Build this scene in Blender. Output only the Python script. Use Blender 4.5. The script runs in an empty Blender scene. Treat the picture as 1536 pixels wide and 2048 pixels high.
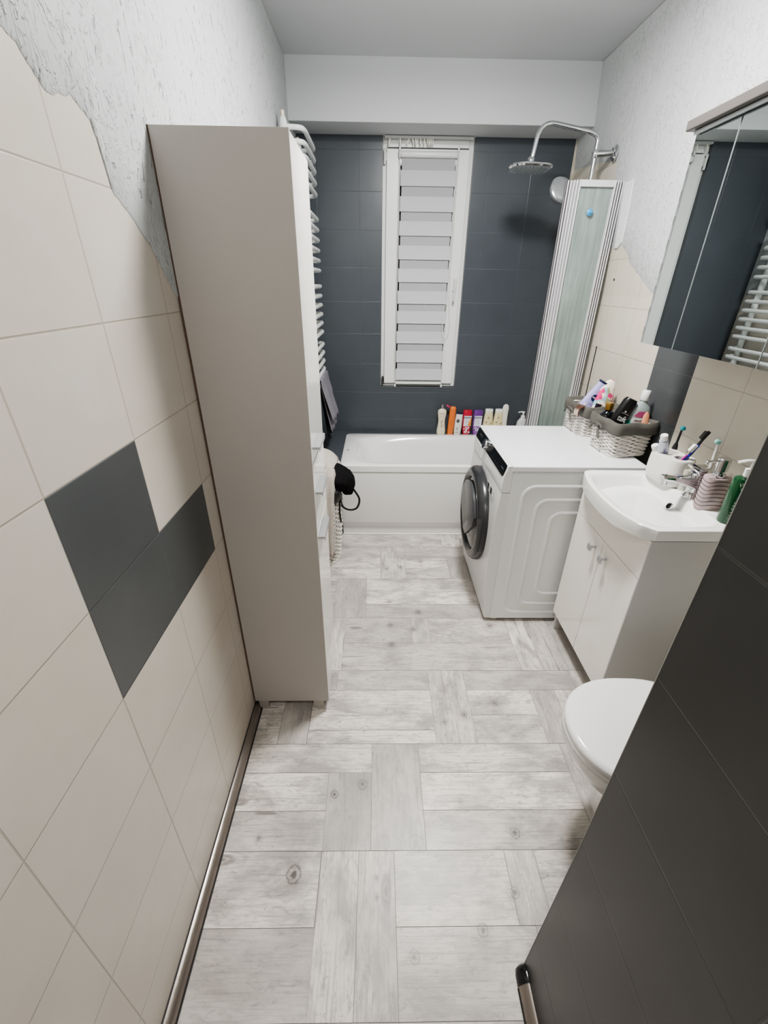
import bpy, bmesh, math, random
from mathutils import Vector, Matrix, Euler
random.seed(7)
C = bpy.context.scene.collection
PI = math.pi
sc = bpy.context.scene

# ------------------------------------------------------------------ materials
def lin(c):
    if isinstance(c, str):
        c = [int(c[i:i+2], 16)/255 for i in (0, 2, 4)]
    return tuple((x/12.92 if x <= .04045 else ((x+.055)/1.055)**2.4) for x in c) + (1,)

class NT:
    def __init__(s, name):
        s.m = bpy.data.materials.new(name); s.m.use_nodes = True
        s.t = s.m.node_tree; s.n = s.t.nodes; s.n.clear()
        s.out = s.n.new('ShaderNodeOutputMaterial')
        s.b = s.n.new('ShaderNodeBsdfPrincipled')
        s.t.links.new(s.b.outputs[0], s.out.inputs[0])
    def node(s, kind, **kw):
        n = s.n.new('ShaderNode' + kind)
        for k, v in kw.items(): setattr(n, k, v)
        return n
    def link(s, a, b): s.t.links.new(a, b)
    def setin(s, sock, v):
        if hasattr(v, 'is_output'): s.link(v, sock)
        else: sock.default_value = v
    def math(s, op, a, b=0.0, c=0.0):
        n = s.node('Math', operation=op)
        s.setin(n.inputs[0], a); s.setin(n.inputs[1], b)
        if len(n.inputs) > 2: s.setin(n.inputs[2], c)
        return n.outputs[0]
    def mix(s, f, a, b):
        n = s.node('Mix', data_type='RGBA')
        s.setin(n.inputs[0], f); s.setin(n.inputs[6], a); s.setin(n.inputs[7], b)
        return n.outputs[2]
    def noise(s, vec, scale, detail=3, rough=.5, dist=0):
        n = s.node('TexNoise'); s.link(vec, n.inputs['Vector'])
        n.inputs['Scale'].default_value = scale; n.inputs['Detail'].default_value = detail
        n.inputs['Roughness'].default_value = rough; n.inputs['Distortion'].default_value = dist
        return n.outputs['Fac']
    def ramp(s, f, stops):
        n = s.node('ValToRGB'); s.link(f, n.inputs[0])
        e = n.color_ramp.elements
        while len(e) < len(stops): e.new(.5)
        for i, (p, c) in enumerate(stops):
            e[i].position = p; e[i].color = c if len(c) == 4 else tuple(c) + (1,)
        return n.outputs[0]
    def obj(s):
        return s.node('TexCoord').outputs['Object']
    def pos(s):
        return s.node('NewGeometry').outputs['Position']
    def mapping(s, vec, scale):
        n = s.node('Mapping'); s.link(vec, n.inputs[0]); n.inputs['Scale'].default_value = scale
        return n.outputs[0]
    def bump(s, h, strength, dist=.01):
        n = s.node('Bump'); s.link(h, n.inputs['Height'])
        n.inputs['Strength'].default_value = strength; n.inputs['Distance'].default_value = dist
        s.link(n.outputs[0], s.b.inputs['Normal'])
    def set(s, **kw):
        for k, v in kw.items():
            s.setin(s.b.inputs[{'color': 'Base Color', 'rough': 'Roughness', 'metal': 'Metallic', 'spec': 'Specular IOR Level',
                    'trans': 'Transmission Weight', 'ior': 'IOR', 'alpha': 'Alpha', 'coat': 'Coat Weight'}[k]], v)

def G(v): return (v, v, v, 1)
_mc = {}
def mat(name, color, rough=.4, metal=0.0, var=.04, vscale=14, bump=0, bscale=200, spec=.5, trans=0, coat=0):
    if name in _mc: return _mc[name]
    t = NT(name); c = lin(color)
    v = t.obj()
    f = t.noise(v, vscale, 3)
    a = tuple(min(1, x*(1+var)) for x in c[:3]) + (1,); b = tuple(x*(1-var) for x in c[:3]) + (1,)
    t.set(color=t.mix(f, b, a), rough=rough, metal=metal, spec=spec, trans=trans, coat=coat)
    if bump: t.bump(t.noise(v, bscale, 3), bump, .002)
    _mc[name] = t.m
    return t.m

CREAM = 'c9c3ba'
def tile_mat(name, axis, u0, pu, v0, pv, dark=(), base=CREAM, darkcol='46494a', grout='ada69a', dgrout='5c636b', rough=.28, alldark=False, lean=None):
    t = NT(name); p = t.pos()
    sp = t.node('SeparateXYZ'); t.link(p, sp.inputs[0])
    U = sp.outputs[axis]; V = sp.outputs[2]
    u = t.math('DIVIDE', t.math('SUBTRACT', U, u0), pu); v = t.math('DIVIDE', t.math('SUBTRACT', V, v0), pv)
    # slightly wandering joints
    fu = t.math('FRACT', u); fv = t.math('FRACT', v)
    iu = t.math('FLOOR', u); iv = t.math('FLOOR', v)
    du = t.math('MULTIPLY', t.math('MINIMUM', fu, t.math('SUBTRACT', 1.0, fu)), pu)
    dv = t.math('MULTIPLY', t.math('MINIMUM', fv, t.math('SUBTRACT', 1.0, fv)), pv)
    d = t.math('MINIMUM', du, dv)
    mr = t.node('MapRange'); t.link(d, mr.inputs[0]); mr.inputs[1].default_value = .0009; mr.inputs[2].default_value = .0022
    mr.inputs[3].default_value = 1; mr.inputs[4].default_value = 0
    g = mr.outputs[0]
    cmb = t.node('CombineXYZ'); t.link(iu, cmb.inputs[0]); t.link(iv, cmb.inputs[1])
    wn = t.node('TexWhiteNoise', noise_dimensions='3D'); t.link(cmb.outputs[0], wn.inputs[0])
    # cloudy glaze
    cl = t.noise(p, 6.5, 4, .55, .3)
    b = lin(base)
    lo = tuple(x*k for x, k in zip(b[:3], (.90, .89, .88))) + (1,); hi = tuple(min(1, x*k) for x, k in zip(b[:3], (1.05, 1.06, 1.08))) + (1,)
    col = t.mix(cl, lo, hi)
    col = t.mix(t.math('MULTIPLY', t.ramp(t.noise(p, 3.1, 4, .6, .8), [(.40, G(0)), (.66, G(1))]), .35), col, tuple(x*k for x, k in zip(b[:3], (.93, .86, .78))) + (1,))
    col = t.mix(t.math('MULTIPLY', wn.outputs[0], .10), col, lin('b9ab9a'))
    cg = lin(grout)
    dk = None
    dc = t.mix(t.noise(p, 9, 4), lin(darkcol), tuple(x*1.22 for x in lin(darkcol)[:3]) + (1,))
    if alldark: dk = 1.0
    else:
        for (a, bb) in dark:
            if bb is None: m = t.math('COMPARE', iu, a, .1)
            else: m = t.math('MULTIPLY', t.math('COMPARE', iu, a, .1), t.math('COMPARE', iv, bb, .1))
            dk = m if dk is None else t.math('MAXIMUM', dk, m)
    if dk is None: full = t.mix(g, col, cg)
    else:
        # painted joints: barely lighter and broken up
        br = t.ramp(t.noise(p, 12, 4), [(.40, G(0)), (.62, G(1))])
        gd = t.mix(t.math('MULTIPLY', g, t.math('MULTIPLY', br, .32)), dc, lin(dgrout))
        full = gd if alldark else t.mix(dk, t.mix(g, col, cg), gd)
    t.set(color=full, rough=rough, spec=.5)
    h = t.math('SUBTRACT', t.math('MULTIPLY', t.noise(p, 5, 2), .9), t.math('MULTIPLY', g, .6))
    t.bump(h, .35, .004)
    return t.m

def plaster_mat(name, color, stretch=(30, 30, 9), strength=.9, pits=True):
    """troweled plaster: smooth ground with short upright raised flecks and, on one wall, small pits"""
    t = NT(name); p = t.pos(); a, _, c3 = stretch
    soft = t.noise(t.mapping(p, (a*.35, a*.35, c3*.5)), 1.0, 3, .5, .5)
    n2 = t.noise(t.mapping(p, (a*2.0, a*2.0, c3*2.6)), 1.0, 3, .62, 1.4)
    fleck = t.ramp(n2, [(.545, G(0)), (.63, G(1))])
    dens = t.ramp(t.noise(p, 5.0, 3), [(.32, G(.15)), (.62, G(1))])
    fleck = t.math('MULTIPLY', fleck, dens)
    pit = t.ramp(t.noise(t.mapping(p, (a*2.2, a*2.2, c3*2.3)), 1.0, 2, .5, 1.0), [(.315, G(1)), (.355, G(0))])
    h = t.math('ADD', t.math('MULTIPLY', soft, .5), t.math('MULTIPLY', fleck, .6))
    h = t.math('SUBTRACT', h, t.math('MULTIPLY', pit, .8 if pits else .15))
    c = lin(color)
    col = t.mix(t.math('MULTIPLY', pit, .8 if pits else .15), c, tuple(x*.5 for x in c[:3]) + (1,))
    col = t.mix(t.math('MULTIPLY', fleck, .35), col, tuple(min(1, x*1.35) for x in c[:3]) + (1,))
    t.set(color=col, rough=.6, spec=.3)
    t.bump(h, strength, .005)
    return t.m

KNOTS = [(-0.14,0.855,0.012,1),(-0.045,0.888,0.016,0.8),(-0.24,0.629,0.022,1),(0.446,0.735,0.016,0.9),(0.404,0.582,0.014,0.8),(0.287,0.828,0.011,0.6),(0.127,0.709,0.022,0.5),(0.004,0.62,0.006,0.9),(0.006,0.574,0.007,0.8),(0.496,1.217,0.012,0.7),(0.637,1.223,0.009,0.5),(0.359,1.163,0.013,0.8),(0.276,1.129,0.011,0.8),(0.223,1.784,0.015,0.9),(0.274,2.252,0.012,0.7),(0.147,2.191,0.013,0.9),(0.061,2.177,0.012,0.8),(0.58,1.679,0.016,0.9),(0.075,1.55,0.012,0.9),(0.072,1.684,0.013,0.8),(0.187,1.651,0.012,0.9),(0.069,1.867,0.011,0.6),(-0.367,0.724,0.007,0.9),(0.294,0.5,0.014,0.8),(0.104,0.449,0.014,0.6)]
def floor_mat():
    t = NT('whitewashed_wood_vinyl')
    uv = t.node('UVMap', uv_map='grain').outputs[0]
    tone = t.node('Attribute', attribute_name='tone').outputs['Fac']
    def M(sx, sy): return t.mapping(uv, (sx, sy, 1))
    blot = t.noise(M(4.5, 10), 1, 6, .68, .5)
    fine = t.noise(M(7, 150), 1, 4, .7, .5)
    fine2 = t.noise(M(26, 60), 1, 4, .75, 1.0)
    speck = t.noise(M(90, 170), 1, 2, .6)
    # knots
    vo = t.node('TexVoronoi', feature='F1'); t.link(M(2.6, 7.5), vo.inputs['Vector']); vo.inputs['Scale'].default_value = 1
    vd = vo.outputs['Distance']
    vr = t.node('SeparateColor'); t.link(vo.outputs['Color'], vr.inputs[0])
    gate = t.math('GREATER_THAN', vr.outputs[0], .62)
    wob = t.math('ADD', vd, t.math('MULTIPLY', t.math('SUBTRACT', fine2, .5), .10))
    ring = t.math('MULTIPLY', t.ramp(wob, [(.03, G(1)), (.055, G(.35)), (.075, G(.95)), (.13, G(0))]), gate)
    # cathedral grain: rings bent round the knot
    rr = t.math('SINE', t.math('ADD', t.math('MULTIPLY', vd, 70), t.math('MULTIPLY', blot, 14)))
    rr = t.math('MULTIPLY', t.math('MULTIPLY', t.math('MAXIMUM', rr, 0), gate), t.ramp(vd, [(.05, G(.8)), (.38, G(0))]))
    base = t.mix(tone, lin('aaa5a0'), lin('ece5dc'))
    dark = lin('8f8b88')
    c = t.mix(t.ramp(blot, [(.40, G(.95)), (.58, G(0))]), base, lin('a39e99'))
    c = t.mix(t.math('MULTIPLY', t.ramp(fine, [(.48, G(0)), (.70, G(1))]), .75), c, dark)
    c = t.mix(t.math('MULTIPLY', t.ramp(fine2, [(.53, G(0)), (.68, G(1))]), .75), c, lin('8e8a87'))
    c = t.mix(t.math('MULTIPLY', t.ramp(speck, [(.60, G(0)), (.75, G(1))]), .22), c, dark)
    c = t.mix(t.math('MULTIPLY', rr, .60), c, lin('8a8682'))
    # knots where the print shows them
    P = t.pos(); sp = t.node('SeparateXYZ'); t.link(P, sp.inputs[0])
    wob2 = t.math('MULTIPLY', t.math('SUBTRACT', t.noise(P, 90, 3, .6), .5), .9)
    kn = None; gr = None
    for (kx, ky, kr, ks) in KNOTS:
        dx = t.math('DIVIDE', t.math('SUBTRACT', sp.outputs[0], kx), kr); dy = t.math('DIVIDE', t.math('SUBTRACT', sp.outputs[1], ky), kr*1.1)
        d2 = t.math('ADD', t.math('SQRT', t.math('ADD', t.math('MULTIPLY', dx, dx), t.math('MULTIPLY', dy, dy))), wob2)
        m = t.math('MULTIPLY', t.ramp(t.math('MULTIPLY', d2, .33), [(.0, G(1)), (.09, G(.95)), (.16, G(.45)), (.24, G(.35)), (.30, G(.85)), (.36, G(.25)), (.62, G(.12)), (.95, G(0))]), ks)
        kn = m if kn is None else t.math('MAXIMUM', kn, m)
    # thin long cracks
    cr = t.ramp(t.noise(M(2.4, 62), 1, 2, .4, .6), [(.69, G(0)), (.725, G(1))])
    c = t.mix(t.math('MULTIPLY', cr, .85), c, lin('77726e'))
    c = t.mix(t.math('MULTIPLY', ring, .85), c, lin('6e6965'))
    # pale wash patches
    c = t.mix(t.ramp(t.noise(M(5, 11), 1, 4, .6), [(.50, G(0)), (.70, G(.40))]), c, lin('d8d3ce'))
    c = t.mix(t.math('MULTIPLY', kn, .95), c, lin('4d4845'))
    t.set(color=c, rough=.36, spec=.5)
    t.bump(fine, .10, .002)
    return t.m

# ------------------------------------------------------------------ mesh helpers
class MB:
    """collects shapes into one mesh"""
    def __init__(s): s.v = []; s.f = []; s.mi = []
    def add(s, vs, fs, mi=0, M=None):
        o = len(s.v)
        s.v += [tuple((M @ Vector(v))) if M else tuple(v) for v in vs]
        s.f += [tuple(i+o for i in f) for f in fs]; s.mi += [mi]*len(fs)
        return s
    def box(s, a, b, mi=0, M=None):
        x0, y0, z0 = a; x1, y1, z1 = b
        vs = [(x0,y0,z0),(x1,y0,z0),(x1,y1,z0),(x0,y1,z0),(x0,y0,z1),(x1,y0,z1),(x1,y1,z1),(x0,y1,z1)]
        fs = [(0,3,2,1),(4,5,6,7),(0,1,5,4),(1,2,6,5),(2,3,7,6),(3,0,4,7)]
        return s.add(vs, fs, mi, M)
    def loft(s, rings, cap0=True, cap1=True, closed=True, mi=0, M=None, loop=False):
        n = len(rings[0]); vs = [p for r in rings for p in r]; fs = []
        m = len(rings)
        for i in range(m if loop else m-1):
            a = i*n; b = ((i+1) % m)*n
            for j in range(n if closed else n-1):
                k = (j+1) % n
                fs.append((a+j, a+k, b+k, b+j))
        if cap0 and not loop: fs.append(tuple(range(n-1, -1, -1)))
        if cap1 and not loop: fs.append(tuple((m-1)*n+j for j in range(n)))
        return s.add(vs, fs, mi, M)
    def lathe(s, prof, seg=32, mi=0, M=None, cap0=True, cap1=True, sx=1, sy=1):
        return s.loft([[(r*math.cos(2*PI*j/seg)*sx, r*math.sin(2*PI*j/seg)*sy, z) for j in range(seg)] for r, z in prof], cap0, cap1, True, mi, M)
    def tube(s, pts, r, seg=10, closed=False, mi=0, M=None, flat=None, up=None):
        P = [Vector(p) for p in pts]; n = len(P); rings = []
        prev = None
        for i, p in enumerate(P):
            if closed: t = (P[(i+1) % n]-P[i-1]).normalized()
            else: t = (P[min(i+1, n-1)]-P[max(i-1, 0)]).normalized()
            if prev is None:
                a = Vector(up) if up else (Vector((0,0,1)) if abs(t.z) < .9 else Vector((1,0,0)))
                nrm = (a - t*a.dot(t)).normalized()
            else:
                nrm = (prev - t*prev.dot(t))
                nrm = nrm.normalized() if nrm.length > 1e-6 else prev
            prev = nrm; bn = t.cross(nrm)
            rr = r[i] if isinstance(r, (list, tuple)) else r
            fa, fb = (flat if flat else (1, 1))
            rings.append([tuple(p + nrm*math.cos(2*PI*j/seg)*rr*fa + bn*math.sin(2*PI*j/seg)*rr*fb) for j in range(seg)])
        return s.loft(rings, True, True, True, mi, M, loop=closed)
    def prism(s, out, z0, z1, mi=0, M=None):
        return s.loft([[(x, y, z0) for x, y in out], [(x, y, z1) for x, y in out]], mi=mi, M=M)
    def build(s, name, mats, parent=None, smooth=None, bevel=0, seg=2, loc=None, kind=None, label=None, sub=0, solid=0):
        me = bpy.data.meshes.new(name); me.from_pydata(s.v, [], s.f); me.update()
        bm = bmesh.new(); bm.from_mesh(me); bmesh.ops.recalc_face_normals(bm, faces=bm.faces); bm.to_mesh(me); bm.free()
        o = bpy.data.objects.new(name, me); C.objects.link(o)
        if not isinstance(mats, (list, tuple)): mats = [mats]
        for m in mats: me.materials.append(m)
        if len(mats) > 1:
            for p, i in zip(me.polygons, s.mi): p.material_index = i
        if smooth is not None:
            me.polygons.foreach_set('use_smooth', [True]*len(me.polygons))
            try: me.set_sharp_from_angle(angle=math.radians(smooth))
            except Exception: pass
        if parent: o.parent = parent
        if loc: o.location = loc
        if solid:
            md = o.modifiers.new('solid', 'SOLIDIFY'); md.thickness = solid; md.offset = 0
        if bevel:
            md = o.modifiers.new('bevel', 'BEVEL'); md.width = bevel; md.segments = seg; md.limit_method = 'ANGLE'; md.angle_limit = math.radians(40)
            if smooth is None:
                me.polygons.foreach_set('use_smooth', [True]*len(me.polygons))
                md.harden_normals = True
        if sub:
            md = o.modifiers.new('sub', 'SUBSURF'); md.levels = sub; md.render_levels = sub
        if kind: o['kind'] = kind
        if label: o['label'] = label
        return o

def rrect(w, h, r, seg=6, cx=0, cy=0):
    pts = []
    for (sx, sy, a0) in ((1,1,0),(-1,1,90),(-1,-1,180),(1,-1,270)):
        for i in range(seg+1):
            a = math.radians(a0+90*i/seg)
            pts.append((cx+sx*(w/2-r)+r*math.cos(a), cy+sy*(h/2-r)+r*math.sin(a)))
    return pts
def sell(rx, ry, z, n=28, e=2.6, cx=0, cy=0):
    out = []
    for j in range(n):
        a = 2*PI*j/n; c = math.cos(a); s_ = math.sin(a)
        out.append((cx+rx*math.copysign(abs(c)**(2/e), c), cy+ry*math.copysign(abs(s_)**(2/e), s_), z))
    return out
def arc(c, r, a0, a1, n, plane='xz'):
    pts = []
    for i in range(n+1):
        a = math.radians(a0+(a1-a0)*i/n); u = r*math.cos(a); v = r*math.sin(a)
        if plane == 'xz': pts.append((c[0]+u, c[1], c[2]+v))
        elif plane == 'yz': pts.append((c[0], c[1]+u, c[2]+v))
        else: pts.append((c[0]+u, c[1]+v, c[2]))
    return pts
def fillet(pts, r, n=6):
    P = [Vector(p) for p in pts]; out = [P[0]]
    for i in range(1, len(P)-1):
        a = (P[i-1]-P[i]); b = (P[i+1]-P[i]); d = min(r, a.length*.49, b.length*.49)
        p0 = P[i]+a.normalized()*d; p1 = P[i]+b.normalized()*d
        for k in range(n+1):
            t = k/n
            out.append(p0*(1-t)**2+P[i]*2*t*(1-t)+p1*t*t)
    out.append(P[-1]); return out
def smoothpath(pts, n=8):
    P = [Vector(p) for p in pts]; out = []
    for i in range(len(P)-1):
        p0 = P[max(i-1,0)]; p1 = P[i]; p2 = P[i+1]; p3 = P[min(i+2,len(P)-1)]
        for k in range(n):
            t = k/n
            out.append(.5*((2*p1)+(-p0+p2)*t+(2*p0-5*p1+4*p2-p3)*t*t+(-p0+3*p1-3*p2+p3)*t**3))
    out.append(P[-1]); return out

def thing(name, label, cat, loc=(0,0,0), rot=(0,0,0), group=None, kind=None):
    o = bpy.data.objects.new(name, None); C.objects.link(o); o.empty_display_size = .05
    o.location = loc; o.rotation_euler = rot; o['label'] = label; o['category'] = cat
    if group: o['group'] = group
    if kind: o['kind'] = kind
    return o
def tag(o, label, cat, group=None, kind=None):
    o['label'] = label; o['category'] = cat
    if group: o['group'] = group
    if kind: o['kind'] = kind
    return o
def struct(o, label=None, cat=None):
    o['kind'] = 'structure'
    if label: o['label'] = label
    if cat: o['category'] = cat
    return o
def copy_tree(o, parent=None):
    c = o.copy(); C.objects.link(c); c.parent = parent
    for ch in list(o.children): copy_tree(ch, c)
    return c

def text(body, size, m, parent, loc, xdir=(1,0,0), ydir=(0,0,1), name='lettering', align='CENTER', sx=1, bold=0.0, shear=0):
    cu = bpy.data.curves.new('t', 'FONT'); cu.body = body; cu.size = size; cu.align_x = align; cu.align_y = 'CENTER'
    cu.offset = bold; cu.resolution_u = 3; cu.shear = shear
    to = bpy.data.objects.new('t', cu); C.objects.link(to)
    dg = bpy.context.evaluated_depsgraph_get(); dg.update()
    me = bpy.data.meshes.new_from_object(to.evaluated_get(dg))
    C.objects.unlink(to); bpy.data.objects.remove(to); bpy.data.curves.remove(cu)
    X = Vector(xdir).normalized(); Y = Vector(ydir).normalized(); Z = X.cross(Y)
    M = Matrix((X*sx, Y, Z)).transposed().to_4x4(); M.translation = Vector(loc)
    me.transform(M); me.name = name; me.materials.clear(); me.materials.append(m)
    o = bpy.data.objects.new(name, me); C.objects.link(o)
    if parent: o.parent = parent
    return o

# common materials
M_WHITE = mat('white_lacquer', 'dcdbd8', .22, var=.02)
M_GLOSSW = mat('gloss_white_front', 'e9e6e0', .07, var=.015, spec=.7)
M_CABSIDE = mat('grey_beige_melamine', 'aba6a1', .5, var=.02, bump=.08, bscale=600)
M_CERAMIC = mat('white_glazed_ceramic', 'e6e6e4', .10, var=.01, spec=.6)
M_ACRYL = mat('white_acrylic', 'e4e4e3', .14, var=.01)
M_CHROME = mat('polished_chrome', 'd5d6d8', .07, 1.0, var=.02)
M_STEEL = mat('brushed_steel', 'a9aaad', .28, 1.0, var=.05)
M_SATIN = mat('satin_aluminium', 'c3c5c8', .35, .85, var=.04)
M_WPLAST = mat('white_plastic', 'e2e2e0', .3, var=.02)
M_WMETAL = mat('white_enamelled_metal', 'd9dcdb', .25, var=.02)
M_BLACK = mat('black_gloss_plastic', '101214', .12, var=.1)
M_BLACKM = mat('black_matt', '17181a', .5, var=.15)
M_DGREY = mat('dark_grey_plastic', '3a3b3d', .25, var=.05)
M_BROWNEDGE = mat('brown_hardboard', '5b463b', .7, var=.1)
M_CEIL = mat('ceiling_paint', 'c3c6c8', .75, var=.02, vscale=3, bump=.1, bscale=90)
M_RUB = mat('dark_rubber', '202022', .6)
M_INK = mat('black_ink', '15161a', .5)
M_INKW = mat('white_ink', 'f0f0f0', .5)

# ------------------------------------------------------------------ camera
F_PX = 865.58
P_, Y_, R_ = math.radians(28.004), math.radians(-1.047), math.radians(.800)
fw = Vector((-math.sin(Y_)*math.cos(P_), math.cos(Y_)*math.cos(P_), -math.sin(P_)))
r0 = Vector((math.cos(Y_), math.sin(Y_), 0)); u0 = r0.cross(fw)
ri = r0*math.cos(R_)+u0*math.sin(R_); up = -r0*math.sin(R_)+u0*math.cos(R_)
cd = bpy.data.cameras.new('camera'); cam = bpy.data.objects.new('camera', cd); C.objects.link(cam)
cd.sensor_fit = 'HORIZONTAL'; cd.sensor_width = 36; cd.lens = F_PX*36/1536; cd.clip_start = .01
Mx = Matrix((ri, up, -fw)).transposed().to_4x4(); Mx.translation = Vector((0, 0, 1.55)); cam.matrix_world = Mx
sc.camera = cam

# ------------------------------------------------------------------ room shell
ZC = 2.572; YB = 3.29; ZB = 2.312; YBEAM = 3.06
def lx(y): return -.492
RB, RT = 1.235, 1.16     # right wall leans in a little above 1 m
def rx(z): return RB if z < 1.5 else RB+(RT-RB)*(z-1.5)/(ZC-1.5)
Y0 = -.75

m_tl = tile_mat('cream_and_slate_wall_tiles', 1, .579-.2686*4, .2686, 1.043-.2173*5, .2173, dark=((4, 5), (4, 4), (5, 4)))
m_tr = tile_mat('cream_tiles_with_slate_column', 1, 1.735-.27*8, .27, 1.02-.215*5, .215, dark=((8, None),), base='cbc6b8')
m_tb = tile_mat('slate_painted_tiles', 0, .141-.262*3, .262, 1.0235-.2035*5, .2035, alldark=True, darkcol='454a50', rough=.3)
m_tp = tile_mat('slate_partition_tiles', 1, .142-.3*3, .3, .168-.222, .2220, alldark=True, darkcol='393a3b', dgrout='4d4c4a', rough=.32)
m_plL = plaster_mat('streaked_white_plaster_left', 'b3b6b7', (34, 34, 13), .75)
m_plR = plaster_mat('streaked_white_plaster_right', 'bcbfc0', (26, 26, 12), .8, pits=False)

# floor: every plank a face of the floor sheet
fb = []   # x0,x1,y0,y1,dir(0 = grain along x,1 = along y),tone
def H(y0, y1, x0, x1, t): fb.append((x0, x1, y0, y1, 0, t))
def V(y0, y1, x0, x1, t): fb.append((x0, x1, y0, y1, 1, t))
# row G (.337 - .688)
H(.509,.688,-.60,-.165,.75); H(.337,.509,-.60,-.162,.22); V(.337,.688,-.163,-.050,.72); V(.337,.688,-.050,.058,.62)
H(.509,.688,.058,.397,.65); V(.509,.688,.397,.490,.55); H(.337,.509,.058,.44,.30); H(.509,.688,.490,.80,.7); H(.337,.509,.44,.8,.4)
# row F (.688 - 1.038)
H(.929,1.038,-.60,-.014,.72); H(.803,.929,-.60,-.165,.95); H(.688,.803,-.60,-.163,.45); V(.688,.930,-.165,-.014,.0)
V(.688,1.038,-.014,.159,.28); H(.929,1.038,.159,.70,.85); H(.803,.929,.159,.70,.95); H(.688,.803,.159,.70,.40)
V(.688,1.038,.70,.80,.4); H(.688,1.038,.80,1.3,.6)
# row E (1.038 - 1.39)
V(1.038,1.39,.232,.389,.55); H(1.283,1.39,-.17,.232,.35); H(1.095,1.283,-.262,.232,.85); H(1.038,1.095,-.262,.232,.9)
V(1.038,1.283,-.375,-.264,.12); H(1.15,1.283,-.6,-.375,.7); H(1.038,1.15,-.6,-.375,.7); H(1.283,1.39,-.6,-.17,.5)
H(1.283,1.39,.389,.87,.25); H(1.161,1.283,.389,.662,.95); H(1.038,1.161,.389,.662,.6); V(1.038,1.283,.662,.768,.25)
V(1.038,1.283,.768,.87,.9); V(1.038,1.39,.87,.98,.4); H(1.038,1.39,.98,1.3,.6)
# row D (1.39 - 1.735)
V(1.39,1.735,-.255,-.158,.8); H(1.559,1.735,-.158,.177,.28); V(1.559,1.735,.177,.268,.35); H(1.559,1.735,.268,.663,.5)
H(1.39,1.559,-.158,.663,.38); V(1.39,1.735,.663,.764,.85); V(1.39,1.735,.764,.878,.4); V(1.39,1.735,.878,.98,.2); H(1.39,1.735,.98,1.3,.5)
V(1.39,1.735,-.36,-.255,.5); H(1.39,1.735,-.6,-.36,.5)
# row C (1.735 - 2.076)
V(1.735,2.076,-.232,-.058,.15); H(1.958,2.076,-.058,.60,.8); H(1.846,1.958,-.058,.60,1.0); H(1.735,1.846,-.058,.60,.25); V(1.735,2.076,.60,.9,.5); H(1.735,2.076,-.6,-.232,.6)
V(1.735,2.076,.9,1.3,.5)
# row B (2.076 - 2.425)
H(2.30,2.425,-.6,.024,.4); H(2.179,2.30,-.6,.024,.75); H(2.076,2.179,-.6,.024,.95); V(2.076,2.425,.024,.176,.6)
H(2.304,2.425,.176,.60,.3); H(2.179,2.304,.176,.441,.95); H(2.076,2.179,.176,.441,.55); V(2.076,2.304,.441,.56,.15); V(2.076,2.425,.60,1.3,.5); V(2.076,2.304,.56,.60,.6)
# row A
H(2.425,2.62,-.6,.438,.55); V(2.425,2.62,.438,.56,.85); H(2.425,2.62,.56,1.3,.6)
# near the camera
H(.10,.337,-.6,-.10,.5); V(.10,.337,-.10,.06,.7); H(.10,.337,.06,.6,.4); H(-.2,.10,-.6,.2,.6); H(-.2,.10,.2,.6,.8); H(-.8,-.2,-.6,.6,.5)
me = bpy.data.meshes.new('floor'); vs = []; fs = []; uvs = []; tones = []
vs += [(-.62, Y0, -.0012), (1.3, Y0, -.0012), (1.3, 3.4, -.0012), (-.62, 3.4, -.0012)]; fs.append((0,1,2,3)); uvs += [(0,0)]*4; tones.append(.3)
for (x0, x1, y0, y1, d, tn) in fb:
    g = .0008; a, b, c, e = x0+g, x1-g, y0+g, y1-g; o = len(vs)
    vs += [(a,c,0),(b,c,0),(b,e,0),(a,e,0)]; fs.append((o,o+1,o+2,o+3)); ou, ov = random.uniform(0, 50), random.uniform(0, 50)
    for (x, y) in ((a,c),(b,c),(b,e),(a,e)): uvs.append(((x if d == 0 else y)+ou, (y if d == 0 else x)+ov))
    tones.append(min(1, max(0, tn+random.uniform(-.06, .06))))
me.from_pydata(vs, [], fs); me.update()
uvl = me.uv_layers.new(name='grain')
for i, uvc in enumerate(uvs): uvl.data[i].uv = uvc
at = me.attributes.new('tone', 'FLOAT', 'FACE')
for i, tn in enumerate(tones): at.data[i].value = tn
me.materials.append(floor_mat()); me.materials.append(mat('plank_joint', '8a8580', .6))
me.polygons[0].material_index = 1
fl = bpy.data.objects.new('floor', me); C.objects.link(fl); fl['kind'] = 'structure'

def quadwall(name, pts, m):
    b = MB(); b.add(pts, [tuple(range(len(pts)))]); o = b.build(name, m); o['kind'] = 'structure'; return o
# walls with a little thickness
b = MB()
b.add([(lx(Y0),Y0,0),(lx(3.4),3.4,0),(lx(3.4),3.4,ZC),(lx(Y0),Y0,ZC),(lx(Y0)-.1,Y0,0),(lx(3.4)-.1,3.4,0),(lx(3.4)-.1,3.4,ZC),(lx(Y0)-.1,Y0,ZC)],
      [(0,1,2,3),(4,7,6,5),(0,3,7,4),(1,5,6,2),(3,2,6,7),(0,4,5,1)])
wl = b.build('wall_left', m_tl); wl['kind'] = 'structure'
b = MB()
ys = (.30, 3.4)
prof = [(RB,0),(RB,1.5),(RT,ZC),(RT+.2,ZC),(RT+.2,0)]
b.loft([[(x,y,z) for x,z in prof] for y in ys])
wr = b.build('wall_right', m_tr); wr['kind'] = 'structure'
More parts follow.
